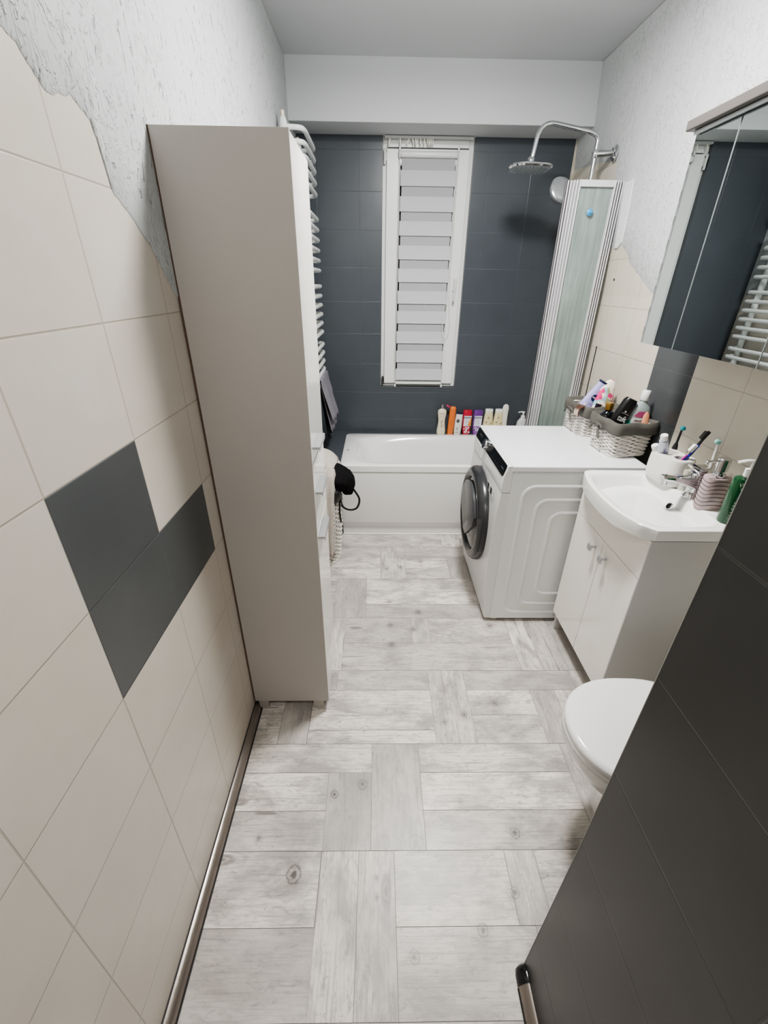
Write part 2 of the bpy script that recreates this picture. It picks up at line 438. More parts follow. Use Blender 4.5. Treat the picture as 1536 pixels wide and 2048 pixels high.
# back wall with window opening
WX0, WX1, WZ0 = .022, .572, .858
b = MB()
b.box((-.53,YB,0),(WX0,YB+.12,ZC)); b.box((WX1,YB,0),(1.17,YB+.12,ZC)); b.box((WX0,YB,0),(WX1,YB+.12,WZ0)); b.box((WX0,YB,2.318),(WX1,YB+.12,ZC))
wb = b.build('wall_back', m_tb); wb['kind'] = 'structure'
# pale strip of bare wall in the right-hand corner
b = MB(); b.box((1.17,YB+.004,0),(1.30,YB+.12,ZC)); o = b.build('corner_strip', mat('corner_cream', 'c9c4b6', .5, var=.05), wb);
# beam over the window
b = MB(); b.box((-.53,YBEAM,ZB),(1.20,YB+.1,ZC+.02)); o = b.build('trim_1', M_CEIL, bevel=.004); o['kind'] = 'structure'
# ceiling
b = MB(); b.box((-.62,Y0,ZC),(1.30,3.42,ZC+.06)); o = b.build('ceiling', M_CEIL); o['kind'] = 'structure'
# partition: nib wall with slate tiles facing the passage
PP = [(.381,0),(.394,.6),(.4045,1.4),(.410,ZC)]
b = MB(); b.loft([[(x,y,z) for x,z in PP]+[(1.35,y,ZC),(1.35,y,0)] for y in (Y0,.429)])
wp = b.build('wall_front', m_tp); wp['kind'] = 'structure'
b = MB(); b.tube([(x+.0002,.4292,max(.01,min(z,ZC-.01))) for x,z in PP], .0008, 6); b.build('corner_joint', mat('grey_silicone', '8f8f8a', .5), wp)
# wall and door behind the camera
b = MB(); b.box((-.62,Y0-.08,0),(.42,Y0,ZC)); o = b.build('wall_rear', mat('hall_paint', 'd6d4cf', .7)); o['kind'] = 'structure'

# plaster coats, raised a few millimetres over the tiles
def jag(pts, amp, n=7):
    out = []
    for i in range(len(pts)-1):
        (a, c), (d, e) = pts[i], pts[i+1]
        for k in range(n):
            t = k/n; out.append((a+(d-a)*t+random.uniform(-amp, amp), c+(e-c)*t+random.uniform(-amp, amp)))
    out.append(pts[-1])
    for i in range(1, len(out)): out[i] = (max(out[i][0], out[i-1][0]+.0012), out[i][1])
    return out
def coat(name, edge, yA, yB, xf, m, parent, th, ztop=ZC-.002):
    """edge: list of (y,z) from small y to large y; covers everything above it"""
    vs = []; fs = []
    n = len(edge)
    ln = [0]
    for i in range(1, n): ln.append(ln[-1]+abs(edge[i][0]-edge[i-1][0])+.3*abs(edge[i][1]-edge[i-1][1]))
    mono = [q/ln[-1] for q in ln]
    for (y, z) in edge: vs.append((xf(y,z,0), y, z))
    for (y, z) in edge: vs.append((xf(y,z+.004,th), y, z+.006))
    K = 8
    for k in range(K):
        t = (k+1)/K
        for (y, z) in edge:
            zz = z+.006+(ztop-z-.006)*t; ym_ = edge[0][0]+(edge[-1][0]-edge[0][0])*mono[edge.index((y, z))]; yy = y+(ym_-y)*min(1, t*1.0); vs.append((xf(yy,zz,th), yy, zz))
    for r in range(K+1):
        for i in range(n-1): fs.append((r*n+i, r*n+i+1, (r+1)*n+i+1, (r+1)*n+i))
    b = MB(); b.add(vs, fs); return b.build(name, m, parent, smooth=50)
eL = [(Y0+.01,2.3),(.0,2.12),(.45,1.99),(.70,1.86),(.778,1.831),(.80,1.822),(.82,1.800),(.845,1.785),(.903,1.800),(.946,1.781),(.956,1.731),(.962,1.689),(1.013,1.658),(1.072,1.612),(1.101,1.577),(1.149,1.516),(1.25,1.45),(1.5,1.50),(2.2,1.52),(2.8,1.5),(3.28,1.5)]
eL = [(y*1.025, 1.55+(z-1.55)*1.025) if y > .1 else (y, z) for y, z in eL]
coat('plaster_coat', jag(eL, .0022, 6), 0, 0, lambda y,z,t: lx(y)+.0004+t, m_plL, wl, .0022)
eR = [(.44,1.62),(1.5,1.56),(1.9,1.50),(2.02,1.515),(2.17,1.52),(2.30,1.585),(2.42,1.65),(2.46,1.69),(2.52,1.725),(2.60,1.715),(2.70,1.74),(2.72,2.10),(3.0,2.14),(3.28,2.16)]
coat('plaster_coat', jag(eR, .0022, 6), 0, 0, lambda y,z,t: rx(z)-.0005-t, m_plR, wr, .0025)

# skirting profiles
m_alu = mat('bronze_anodised_trim', '8d857f', .28, .8, var=.08)
b = MB()
for y in (-.7, 1.185, 3.29)[:2] + (2.5,):
    pass
sec = [(0,0),(.024,0),(.024,.006),(.021,.014),(.015,.022),(.008,.028),(.003,.030),(0,.030)]
b.loft([[(lx(y)+.001+sx_, y, z) for sx_, z in sec] for y in (-.7, 1.185, 2.54)])
o = b.build('baseboard_left', m_alu, smooth=40); o['kind'] = 'structure'
b = MB(); b.tube([(lx(-.7)+.0265,-.7,.002),(lx(2.54)+.0265,2.54,.002)], .0022, 6); b.build('rubber_lip', M_RUB, o)
b = MB(); b.tube([(lx(-.7)+.002,-.7,.031),(lx(2.54)+.002,2.54,.031)], .0016, 6); b.build('rubber_lip', M_RUB, o)
b = MB(); b.loft([[(.3825-sx_, y, z) for sx_, z in sec] for y in (-.7, .395)])
o = b.build('baseboard_right', m_alu, smooth=40); o['kind'] = 'structure'
b = MB(); b.loft([[(.3825-sx_*k, y, z*k) for sx_, z in sec] for y, k in ((.392,1.06),(.412,1.06),(.424,.95),(.431,.6))]); b.build('end_cap', M_BLACK, o, smooth=50)
b = MB(); b.tube([(.3575,-.7,.002),(.3575,.39,.002)], .0022, 6); b.build('rubber_lip', M_RUB, o)

# ------------------------------------------------------------------ window
wn_ = thing('window_1', 'narrow white plastic window over the bath', 'window', (0,0,0)); wn_['kind'] = 'structure'
m_upvc = mat('white_upvc', 'dddedd', .3, var=.015)
YW = YB+.022
def frame(x0, x1, z0, z1, w, y0, y1):
    b = MB()
    b.box((x0,y0,z0),(x0+w,y1,z1)); b.box((x1-w,y0,z0),(x1,y1,z1)); b.box((x0+w,y0,z0),(x1-w,y1,z0+w)); b.box((x0+w,y0,z1-w),(x1-w,y1,z1))
    return b
frame(WX0, WX1, WZ0+.004, 2.318, .030, YW+.006, YB+.11).build('window_frame', m_upvc, wn_, bevel=.003)
frame(WX0+.024, WX1-.024, WZ0+.026, 2.255, .075, YW-.012, YB+.10).build('window_sash', m_upvc, wn_, bevel=.004)
frame(WX0+.095, WX1-.095, WZ0+.098, 2.185, .010, YW-.006, YB+.09).build('glazing_bead', m_upvc, wn_, bevel=.002)
b = MB(); b.box((WX0+.10,YB+.055,WZ0+.10),(WX1-.10,YB+.065,2.18)); b.build('pane', mat('night_glass', '0c1118', .05, var=.02, spec=.8), wn_)
b = MB(); b.box((WX0-.002,YB-.001,WZ0-.012),(WX1+.002,YB+.03,WZ0+.003)); b.build('window_sill', mat('slate_sill', '474c50', .45), wn_, bevel=.002)
b = MB(); b.box((WX0+.03,YW-.002,2.262),(WX1-.03,YW+.02,2.318)); b.build('head_strip', m_upvc, wn_, bevel=.002)
for z, hh in ((2.215,.075),(.905,.06)):
    b = MB(); b.lathe([(.007,0),(.007,hh)], 12, M=Matrix.Translation((WX0+.014,YW-.016,z-hh/2))); b.box((WX0+.010,YW-.014,z-.02),(WX0+.024,YW+.004,z+.02))
    b.build('hinge', mat('hinge_cover','cfcfcd',.3) if z > 2 else M_DGREY, wn_, smooth=40)
hd = MB(); hd.box((.502,YW-.024,1.50),(.526,YW-.012,1.585));
ho = hd.build('window_handle', m_upvc, wn_, bevel=.003)
b = MB(); b.tube(fillet([(.514,YW-.02,1.565),(.514,YW-.055,1.565),(.510,YW-.055,1.44)], .02), [.010]*8+[.009]*0 if False else .009, 10, flat=(1.2,.8)); b.build('grip', m_upvc, ho, smooth=40)

# roller blind (day-night)
bl = thing('roller_blind', 'white day-and-night roller blind clipped on the window sash', 'blind', (.297, YW-.03, WZ0+.05))
bx0, bx1 = -.165, .172
zt = 2.205-bl.location.z
b = MB(); b.lathe([(.016,bx0),(.017,bx0+.004),(.017,bx1-.004),(.016,bx1)], 20, M=Matrix.Translation((0,0,zt+.02)) @ Matrix.Rotation(PI/2, 4, 'Y')); b.build('roller_tube', m_upvc, bl, smooth=40)
for x in (bx0-.012, bx1+.002):
    b = MB(); b.lathe([(.021,0),(.021,.010)], 20, M=Matrix.Translation((x,0,zt+.02)) @ Matrix.Rotation(PI/2, 4, 'Y')); b.box((x,0,zt),(x+.010,.018,zt+.06)); b.build('bracket', m_upvc, bl, bevel=.002)
mf = mat('translucent_blind_fabric', 'a6a6aa', .8, var=.02, bump=.2, bscale=500); mf2 = mat('opaque_blind_fabric', 'bdbdc1', .8, var=.015, bump=.2, bscale=500)
zb = .905-bl.location.z
b = MB(); b.box((bx0+.008,.008,zb),(bx1-.008,.0095,zt+.01)); b.build('back_fabric', mf, bl)
tops = [2.150,2.020,1.892,1.760,1.629,1.498,1.374,1.244,1.115,.991]
for i, z in enumerate(tops):
    z -= bl.location.z
    b = MB(); pr = []
    for k in range(7):
        t = k/6; pr.append((z-.079*t, .006-.007*t**1.5))
    wd = (bx1-bx0)
    b.loft([[(bx0,yv,zv),(bx1,yv,zv),(bx1,yv+.0012,zv),(bx0,yv+.0012,zv)] for zv, yv in pr])
    b.build('fabric_band', mf2, bl)
b = MB(); b.box((bx0,-.006,zb-.022),(bx1,.010,zb-.006)); b.build('bottom_bar', M_SATIN if False else m_upvc, bl, bevel=.003)
for x in (bx0-.004, bx1+.002):
    b = MB(); b.tube([(x,.001,zt+.01),(x,.001,zb-.035)], .0012, 6); b.build('side_cord', m_upvc, bl)
    b = MB(); b.lathe([(.004,0),(.007,.004),(.007,.014),(.004,.020)], 12, M=Matrix.Translation((x,-.001,zb-.045))); b.build('cord_clip', M_WPLAST, bl, smooth=50)
ch = smoothpath([(bx1+.006,-.01,zt),(bx1+.004,-.012,.9),(bx1-.004,-.018,.58),(bx1-.024,-.02,.42),(bx1-.018,-.02,.33),(bx1+.006,-.02,.30),(bx1+.030,-.02,.365),(bx1+.024,-.02,.44),(bx1+.012,-.016,.62),(bx1+.010,-.012,.9),(bx1+.010,-.01,zt)], 8)
b = MB(); b.tube(ch, .0013, 6); b.build('pull_chain', M_WPLAST, bl, smooth=60)

# curtain rail with gliders under the beam
cr = thing('curtain_rail', 'white curtain rail with loose plastic gliders above the window blind', 'curtain rail', (.297, YB-.012, 2.296))
b = MB(); b.box((-.262,-.008,0),(.262,.008,.013)); b.build('rail', mat('grey_rail','b4b6b6',.4), cr, bevel=.002)
g0 = None
for x, tilt in ((-.232,.25),(-.172,0),(-.118,.5),(-.100,-.3),(-.082,-.1),(-.068,.35),(-.054,-.1),(-.030,0),(-.010,-.1),(.000,-.05),(.010,0),(.021,0)):
    if g0 is None:
        b = MB(); b.box((-.0032,-.004,-.030),(.0032,.004,0)); b.tube([(0,-.003,-.022),(0,-.010,-.028),(0,-.010,-.034),(0,-.003,-.036)], .0018, 6)
        g0 = b.build('glider', mat('ivory_plastic','e8e6d8',.4), cr, bevel=.001); g = g0
    else:
        g = g0.copy(); C.objects.link(g); g.parent = cr
    g.location = (x, 0, 0); g.rotation_euler = (0, tilt, 0)

# ------------------------------------------------------------------ bath
TY0, TY1, TX0, TX1, TZ = 2.555, 3.215, -.236, 1.225, .522
bt = thing('bathtub', 'white acrylic bathtub with smooth front panel under the window', 'bathtub', (0,0,0))
NB = 64
def tubring(cx, cy, rx_, ry_, z, e): return [(x, y, z) for x, y, _ in sell(rx_, ry_, 0, NB, e, cx, cy)]
cx, cy = (TX0+TX1)/2, (TY0+TY1)/2
hx, hy = (TX1-TX0)/2, (TY1-TY0)/2
b = MB()
rings = [tubring(cx,cy,hx-.004,hy-.004,TZ-.045,30), tubring(cx,cy,hx,hy,TZ-.042,30), tubring(cx,cy,hx,hy,TZ-.004,30), tubring(cx,cy,hx-.005,hy-.005,TZ,30),
         tubring(cx+.01,cy,hx-.075,hy-.055,TZ-.001,6), tubring(cx+.01,cy,hx-.083,hy-.062,TZ-.006,5), tubring(cx+.015,cy,hx-.115,hy-.085,TZ-.06,4),
         tubring(cx+.03,cy,hx-.16,hy-.11,TZ-.20,3.6), tubring(cx+.05,cy,hx-.22,hy-.14,TZ-.36,3.2), tubring(cx+.05,cy,hx-.28,hy-.17,TZ-.40,3), tubring(cx+.05,cy,hx-.5,hy-.28,TZ-.405,2.5)]
b.loft(rings, cap0=False, cap1=True)
b.build('tub_shell', M_ACRYL, bt, smooth=42)
b = MB()
pr = [(TY0+.006,TZ-.04),(TY0+.006,.115),(TY0+.012,.095),(TY0+.030,.070),(TY0+.034,.0),(TY0+.06,0),(TY0+.06,TZ-.04)]
b.loft([[(x,y,z) for y,z in pr] for x in (TX0+.004, TX1-.002)]); b.build('front_panel', M_ACRYL, bt, smooth=30)
b = MB(); b.lathe([(.006,0),(.006,.002)], 12, M=Matrix.Translation((TX0+.035,2.84,TZ-.001))); b.build('plug_hole', M_DGREY, bt)
b = MB(); b.tube([(TX0+.01,TY0+.030,.004),(TX1-.01,TY0+.030,.004)], .005, 6); b.build('silicone_bead', M_WPLAST, bt)
# tiled ledge at the left and behind the bath
b = MB(); b.box((-.53,TY0+.01,0),(TX0-.002,YB+.01,.514)); b.box((TX0-.002,TY1+.002,0),(1.24,YB+.01,.514))
o = b.build('trim_2', m_tb, bevel=.002); o['kind'] = 'structure'

# folding bath screen
ss = thing('shower_screen', 'folded bath screen with ribbed white frame and wet frosted glass', 'shower screen', (1.181, 2.60, .524))
SH = 1.475
m_rib = mat('white_aluminium_profile', 'd4d3d6', .3, .3, var=.03)
def ribs(xa, xb, n, name, ya, yb):
    g = None
    for i in range(n):
        x = xa+(xb-xa)*i/(n-1); y = ya+(yb-ya)*i/(n-1)
        if g is None:
            b = MB(); b.box((-.0034,-.012,0),(.0034,.012,SH)); b.box((-.0042,.002,.002),(.0042,.012,SH-.002)); g = b.build('frame_profile', m_rib, ss, bevel=.0015); gg = g
        else: gg = g.copy(); C.objects.link(gg); gg.parent = ss
        gg.location = (x, y, 0)
ribs(-.252, -.203, 5, 'l', .03, -.0)
ribs(-.030, .016, 4, 'r', 0, .02)
b = MB(); b.box((-.256,.02,.001),(-.199,.05,SH-.001)); b.box((-.034,.014,.001),(.018,.035,SH-.001)); b.build('profile_shadow_gap', mat('gap_shade', '3d373a', .6), ss)  # dark backing stands in for the shade in the gaps between profiles
b = MB(); b.box((-.203,-.010,SH-.028),(-.026,.012,SH)); b.build('cross_rail', m_rib, ss, bevel=.002)
b = MB(); b.box((-.203,-.010,0),(-.026,.012,.02)); b.build('cross_rail', m_rib, ss, bevel=.002)
t = NT('wet_frosted_glass')
p = t.pos()
bs = t.node('BsdfDiffuse'); tr = t.node('BsdfTransparent'); gl = t.node('BsdfGlossy'); mx = t.node('MixShader'); mx2 = t.node('MixShader')
dr = t.noise(t.mapping(p, (60,60,3)), 1, 4, .7, .1)
drops = t.ramp(t.math('ADD', t.math('MULTIPLY', t.noise(t.mapping(p, (70,70,3.0)), 1, 4, .6, .1), .6), t.math('MULTIPLY', t.noise(p, 4.0, 3), .4)), [(.36, G(0)), (.66, G(1))])
t.link(t.mix(drops, lin('7f8d89'), lin('a7b2ae')), bs.inputs[0]); tr.inputs[0].default_value = lin('b3c4be')
gl.inputs['Roughness'].default_value = .12
t.link(t.math('ADD', .50, t.math('MULTIPLY', dr, .35)), mx.inputs[0]); t.link(tr.outputs[0], mx.inputs[1]); t.link(bs.outputs[0], mx.inputs[2])
mx2.inputs[0].default_value = .06; t.link(mx.outputs[0], mx2.inputs[1]); t.link(gl.outputs[0], mx2.inputs[2]); t.link(mx2.outputs[0], t.out.inputs[0])
bp = t.node('Bump'); bp.inputs['Strength'].default_value = .5; bp.inputs['Distance'].default_value = .003; t.link(dr, bp.inputs['Height']); t.link(bp.outputs[0], gl.inputs['Normal'])
m_frost = t.m
b = MB(); b.box((-.200,.003,.015),(-.030,.006,SH-.02)); b.build('pane', m_frost, ss)
b = MB(); b.box((-.06,.03,.02),(-.057,.055,SH-.05)); b.box((-.09,.028,SH-.08),(-.05,.036,SH-.07)); b.build('folded_edge', m_rib, ss)

sh_ = MB(); sh_.lathe([(.010,-.004),(.015,-.002),(.015,.002),(.008,.006),(.005,.012)], 20, M=Matrix.Rotation(PI/2, 4, 'X'))
o = sh_.build('suction_hook', mat('blue_suction_plastic','3f93c4',.25), smooth=50); o.location = (1.050,2.588,1.868); tag(o, 'small round blue suction hook stuck on the screen glass', 'hook')
b = MB(); b.lathe([(.003,0),(.009,.006),(.012,.016),(.006,.03)], 14); o2 = b.build('hook_reflection', mat('blue_haze','6aa6c4',.5), o, smooth=50); o2.location = (-.014,.03,-.025)  # pale blue blob stands in for the hook's blurred reflection in the glass

# ------------------------------------------------------------------ shower set
st = thing('shower_set', 'chrome shower column with square-ish rain head and curved arm', 'shower', (0,0,0))
PX, PY = 1.098, 2.78
b = MB()
path = fillet([(PX,PY,1.0),(PX,PY,2.205),(PX-.04,PY+.0,2.222),(.800,2.78,2.262),(.775,2.775,2.098)], .075, 8)
b.tube(path, .0105, 14); b.build('riser_pipe', M_CHROME, st, smooth=60)
hd = Matrix.Translation((.772,2.775,2.078)) @ Matrix.Rotation(math.radians(1.5), 4, 'Y')
b = MB(); b.loft([[(x,y,z) for x,y,_ in sell(r,r,0,40,3)] for r,z in ((.030,.012),(.085,.008),(.104,.001),(.106,-.006),(.100,-.012))], M=hd)
hh = b.build('shower_head', M_CHROME, st, smooth=35)
b = MB(); b.loft([[(x,y,z) for x,y,_ in sell(r,r,0,40,3)] for r,z in ((.099,-.0122),(.060,-.0135))], M=hd)
for i in range(-4,5):
    for j in range(-4,5):
        if abs(i)+abs(j) < 7: b.lathe([(.0035,0),(.002,-.003)], 6, M=hd @ Matrix.Translation((i*.018+(j%2)*.004,j*.018,-.0133)), mi=1)
b.build('nozzle_plate', [mat('grey_nozzle_plate','9ea4a8',.35), mat('nozzle_rubber','6d7478',.5)], hh, smooth=35)
b = MB(); b.lathe([(.014,-.0),(.017,.006),(.017,.026),(.012,.032)], 18, M=Matrix.Translation((.773,2.775,2.086))); b.build('swivel_joint', M_CHROME, st, smooth=40)
b = MB(); b.tube([(PX,PY,2.135),(rx(2.135)-.012,PY-.03,2.135)], .015, 16); b.lathe([(.034,0),(.034,.006),(.022,.016)], 28, M=Matrix.Translation((rx(2.135)-.005,PY-.033,2.135)) @ Matrix.Rotation(-PI/2-.03, 4, 'Y'))
b.lathe([(.0135,-.018),(.0165,-.014),(.0165,.014),(.0135,.018)], 18, M=Matrix.Translation((PX,PY,2.135))); b.build('wall_bracket', M_CHROME, st, smooth=40)
# hand shower in its cradle
b = MB()
hp = Matrix.Translation((.975,2.83,1.990)) @ Matrix.Rotation(math.radians(28), 4, 'Y') @ Matrix.Rotation(math.radians(60), 4, 'X')
b.lathe([(.02,-.045),(.048,-.034),(.066,-.010),(.070,.006),(.064,.014),(.030,.016)], 32, M=hp)
b.tube(smoothpath([(.985,2.83,1.99),(1.06,2.80,1.955),(1.095,2.775,1.87),(1.10,2.77,1.78)], 6), .013, 12)
b.build('hand_shower', M_CHROME if False else mat('satin_chrome','b9bbbe',.22,.7), st, smooth=50)
b = MB(); b.tube(smoothpath([(1.10,2.77,1.78),(1.09,2.76,1.4),(1.05,2.76,.95),(1.08,2.77,.8),(1.10,2.78,1.0)], 8), .007, 8); b.build('shower_hose', M_STEEL, st, smooth=50)

# ------------------------------------------------------------------ towel radiator
rd = thing('towel_radiator', 'white ladder towel radiator with bowed bars behind the tall cabinet', 'radiator', (0,0,0))
def wlx(y): return lx(y)+.0
RY0, RY1, RXP, RXF = 2.68, 3.12, -.455, -.362
for y in (RY0, RY1):
    b = MB(); b.lathe([(.010,.86),(.019,.868),(.019,2.215),(.012,2.232)], 20, M=Matrix.Translation((RXP,y,0))); b.build('upright', M_WMETAL, rd, smooth=40)
    b = MB(); b.lathe([(.009,2.232),(.010,2.236),(.010,2.252),(.006,2.256)], 14, M=Matrix.Translation((RXP,y,0))); b.build('bleed_valve', mat('peach_cap','d8cdbf',.4), rd, smooth=40)
bars = []
for zt_, n in ((2.196,5),(1.868,6),(1.520,6),(1.182,5)):
    for k in range(n): bars.append(zt_-k*.0525)
g = None
for z in bars:
    if g is None:
        b = MB(); b.tube(fillet([(RXP,RY0,0),(RXF-.01,RY0+.012,0),(RXF,RY0+.06,0),(RXF,RY1-.06,0),(RXF-.01,RY1-.012,0),(RXP,RY1,0)], .04, 6), .0115, 12)
        g = b.build('bar', M_WMETAL, rd, smooth=60); gg = g
    else: gg = g.copy(); C.objects.link(gg); gg.parent = rd
    gg.location = (0, 0, z)
for y in (RY0+.0, RY1):
    for z in (2.05, 1.05):
        b = MB(); b.tube([(RXP,y,z),(lx(y)+.001,y,z)], .010, 10); b.build('wall_fixing', M_WMETAL, rd, smooth=50)

# ------------------------------------------------------------------ cloth helper
def cloth(fn, nu, nv):
    b = MB(); vs = [fn(i/nu, j/nv) for i in range(nu+1) for j in range(nv+1)]
    fs = [(i*(nv+1)+j, (i+1)*(nv+1)+j, (i+1)*(nv+1)+j+1, i*(nv+1)+j+1) for i in range(nu) for j in range(nv)]
    b.add(vs, fs); return b
def pl(pts, t):
    t = max(0, min(1, t))*(len(pts)-1); i = min(int(t), len(pts)-2); f = t-i
    return [a+(c-a)*f for a, c in zip(pts[i], pts[i+1])]
def terry(name, col):
    t = NT(name); v = t.obj()
    n = t.noise(v, 240, 3, .7); n2 = t.noise(v, 18, 3)
    c = lin(col)
    t.set(color=t.mix(t.math('MULTIPLY', t.math('ADD', n, n2), .5), tuple(x*.72 for x in c[:3])+(1,), tuple(min(1,x*1.25) for x in c[:3])+(1,)), rough=.95, spec=.1)
    t.bump(n, .9, .004); return t.m
m_gt = terry('grey_terry', '85828a'); m_gt2 = terry('dark_grey_cloth', '2c2d30'); m_ct = terry('cream_terry', 'c9c2ba')
# towels over the lowest bars (each layer its own cloth)
def towel_layer(y0, y1, zbot, xo, flare, top=1.005):
    def f(u, v):
        y = y0+(y1-y0)*u
        pts = [(RXP+.03,top-.25),(RXF-.028,top-.02),(RXF-.012,top+.012),(RXF+.010+xo,top+.008),(RXF+.016+xo,top-.04),(RXF+.02+xo+flare*.35,top-.5*(top-zbot)),(RXF+.02+xo+flare,zbot)]
        x, z = pl(pts, v)
        x += .004*math.sin(u*11+z*4)*v
        return (x, y+.01*math.sin(z*9)*v - .03*v*v , z - (.03*u*v if v > .8 else 0))
    return f
o = cloth(towel_layer(2.72,3.04,.765,.010,.055), 26, 40).build('towel', m_gt, smooth=60, solid=.007); tag(o, 'grey terry towel over the lowest radiator bars, shorter outer fold', 'towel')
o2 = cloth(towel_layer(2.74,3.05,.690,.000,.050,.998), 26, 40).build('under_fold', m_gt, o, smooth=60, solid=.006)
o3 = cloth(towel_layer(2.76,3.03,.63,-.012,.030,.992), 22, 34).build('dark_cloth', m_gt2, o, smooth=60, solid=.005)  # a separate dark cloth showing below the grey towel, parented to it

# ------------------------------------------------------------------ tall cabinet
tc = thing('tall_cabinet', 'tall narrow bathroom cabinet with glossy white front and grey side', 'cabinet', (0,0,0))
CX0, CX1, CY0, CY1, CZ0, CZ1 = -.4865, -.209, 1.19, 1.47, .050, 1.836
b = MB(); b.box((CX0,CY0+.009,CZ0),(CX1,CY1,CZ1)); b.build('carcass', M_CABSIDE, tc, bevel=.001)
b = MB(); b.box((CX0,CY0,CZ0),(CX1+.0178,CY0+.0085,CZ1)); b.build('side_panel', M_CABSIDE, tc, bevel=.0008)
b = MB(); b.box((CX0-.0045,CY0-.0005,CZ0),(CX0-.0003,CY1-.002,CZ1)); b.build('back_board', M_BROWNEDGE, tc)
def front(name, z0, z1, hz=None):
    b = MB(); b.box((CX1+.0015,CY0+.0095,z0),(CX1+.0175,CY1-.001,z1)); o = b.build(name, M_GLOSSW, tc, bevel=.0012)
    if hz:
        b = MB(); b.box((CX1+.0178,CY0+.024,hz),(CX1+.0400,1.350,hz+.009)); b.box((CX1+.0375,CY0+.024,hz-.007),(CX1+.0400,1.350,hz))
        b.build('handle', M_SATIN, o, bevel=.001)
    return o
front('door', 1.0675, CZ1-.002, 1.110)
front('drawer', .8235, 1.064, .964); front('door', CZ0+.002, .820, .803)
for x in (CX0+.012, CX1-.045):
    for y in (CY0+.004, CY1-.04):
        b = MB(); b.box((x,y,0),(x+.038,y+.036,CZ0)); b.build('leg', mat('grey_plastic_foot','a29c96',.4), tc, bevel=.002)

# ------------------------------------------------------------------ washing machine
wm = thing('washing_machine', 'white front-loading washing machine with dark round door between bath and washbasin', 'washing machine', (0,0,0))
WY0, WY1, WXF, WXR, WTOP = 1.715, 2.315, .585, 1.165, .862
m_wm = mat('white_appliance_enamel', 'd7d8d9', .22, var=.012)
m_wms = mat('painted_steel_side', 'dddfdf', .32, var=.012)
b = MB(); b.box((WXF,WY0,.020),(WXR,WY1,.826));
# pressed ribs on both sides
def pressed(x0, x1, z0, z1, r):
    pts = [(x, z) for x, z in rrect(x1-x0, z1-z0, r, 8, (x0+x1)/2, (z0+z1)/2)]
    b.tube([(x, WY0+.0005, z) for x, z in pts], .011, 10, closed=True, flat=(.42,1.0), up=(0,1,0))
pressed(.645,1.135,.060,.765,.055); pressed(.715,1.065,.115,.700,.05); pressed(.790,.985,.178,.635,.045)
b.build('body', m_wms, wm, smooth=45)
b = MB(); b.box((WXF-.008,WY0-.001,.834),(WXR+.003,WY1+.001,WTOP)); b.build('top_cover', mat('gloss_top','e2e3e6',.12,var=.01), wm, bevel=.006, seg=3)
b = MB(); b.box((WXF+.002,WY0+.001,.8262),(WXR,WY1-.001,.8338)); b.build('top_seam', M_WMETAL, wm)
# bowed front panel
pf = [(WXF,.020),(.560,.020),(.553,.030),(.542,.14),(.533,.30),(.531,.45),(.534,.58),(.540,.68),(.545,.733),(WXF,.733)]
b = MB(); b.loft([[(x,y,z) for x,z in pf] for y in (WY0+.0005,WY1-.0005)]); b.build('front_panel', m_wm, wm, smooth=25, bevel=.002)
pc = [(WXF,.7355),(.545,.7355),(.544,.75),(.546,.806),(.562,.860),(.570,.862),(WXF,.862)]
b = MB(); b.loft([[(x,y,z) for x,z in pc] for y in (WY0+.0005,WY1-.0005)]); b.build('control_fascia', m_wm, wm, smooth=25, bevel=.002)
# slanted black display
d0 = Vector((.546,0,.806)); d1 = Vector((.5615,0,.8585)); ax = (d1-d0).normalized(); nrm = Vector((-ax.z,0,ax.x))
Md = Matrix((Vector((0,-1,0)), ax, nrm)).transposed().to_4x4(); Md.translation = (d0+d1)/2+Vector((0,(WY0+WY1)/2,0))
b = MB(); b.prism(rrect(.575,.054,.012,5), .0002, .0022, M=Md); dp = b.build('display_panel', M_BLACK, wm, smooth=30)
Mk = Md @ Matrix.Translation((-.045,.004,.002))
b = MB(); b.lathe([(.026,0),(.026,.020),(.023,.024),(.0,.024)], 32, M=Mk, cap1=False); b.build('dial', M_CHROME, dp, smooth=40)
X3 = Md.to_3x3()
def dtext(s, size, x, y, m=M_SATIN, sx=1, par=None): return text(s, size, m, par or dp, Md @ Vector((x,y,.0026)), X3 @ Vector((1,0,0)), X3 @ Vector((0,1,0)), sx=sx)
dtext('SAMSUNG', .014, -.20, .004)
for x in (.06,.085,.11,.135,.17,.20): dtext('o', .008, x, -.012)
dtext('AddWash', .010, .245, .0)
# detergent drawer
b = MB(); b.prism([(-.30,-.034),(-.12,-.034),(-.13,.030),(-.30,.030)], 0, .003, M=Matrix((Vector((0,-1,0)),Vector((0,0,1)),Vector((-1,0,0)))).transposed().to_4x4() @ Matrix.Translation((0,0,0)))
o = b.build('detergent_drawer', m_wm, wm, bevel=.0015); o.location = (.5445,(WY0+WY1)/2,.770)
# door
DC = Matrix((Vector((0,-1,0)),Vector((0,0,1)),Vector((-1,0,0)))).transposed().to_4x4(); DC.translation = (.538,2.040,.466)
b = MB(); b.lathe([(.250,0),(.252,.010),(.250,.026),(.238,.042),(.220,.050),(.204,.050),(.196,.044),(.192,.032)], 72, M=DC, cap0=False, cap1=False)
dr_ = b.build('door', mat('graphite_door_ring','2c2d2f',.25,.0,var=.05), wm, smooth=60)
b = MB(); b.lathe([(.193,.033),(.180,.038),(.12,.048),(.06,.054),(0.001,.056)], 64, M=DC, cap0=False); b.build('door_glass', mat('black_door_glass','0a0b0d',.05,var=.05,spec=.8), dr_, smooth=60)
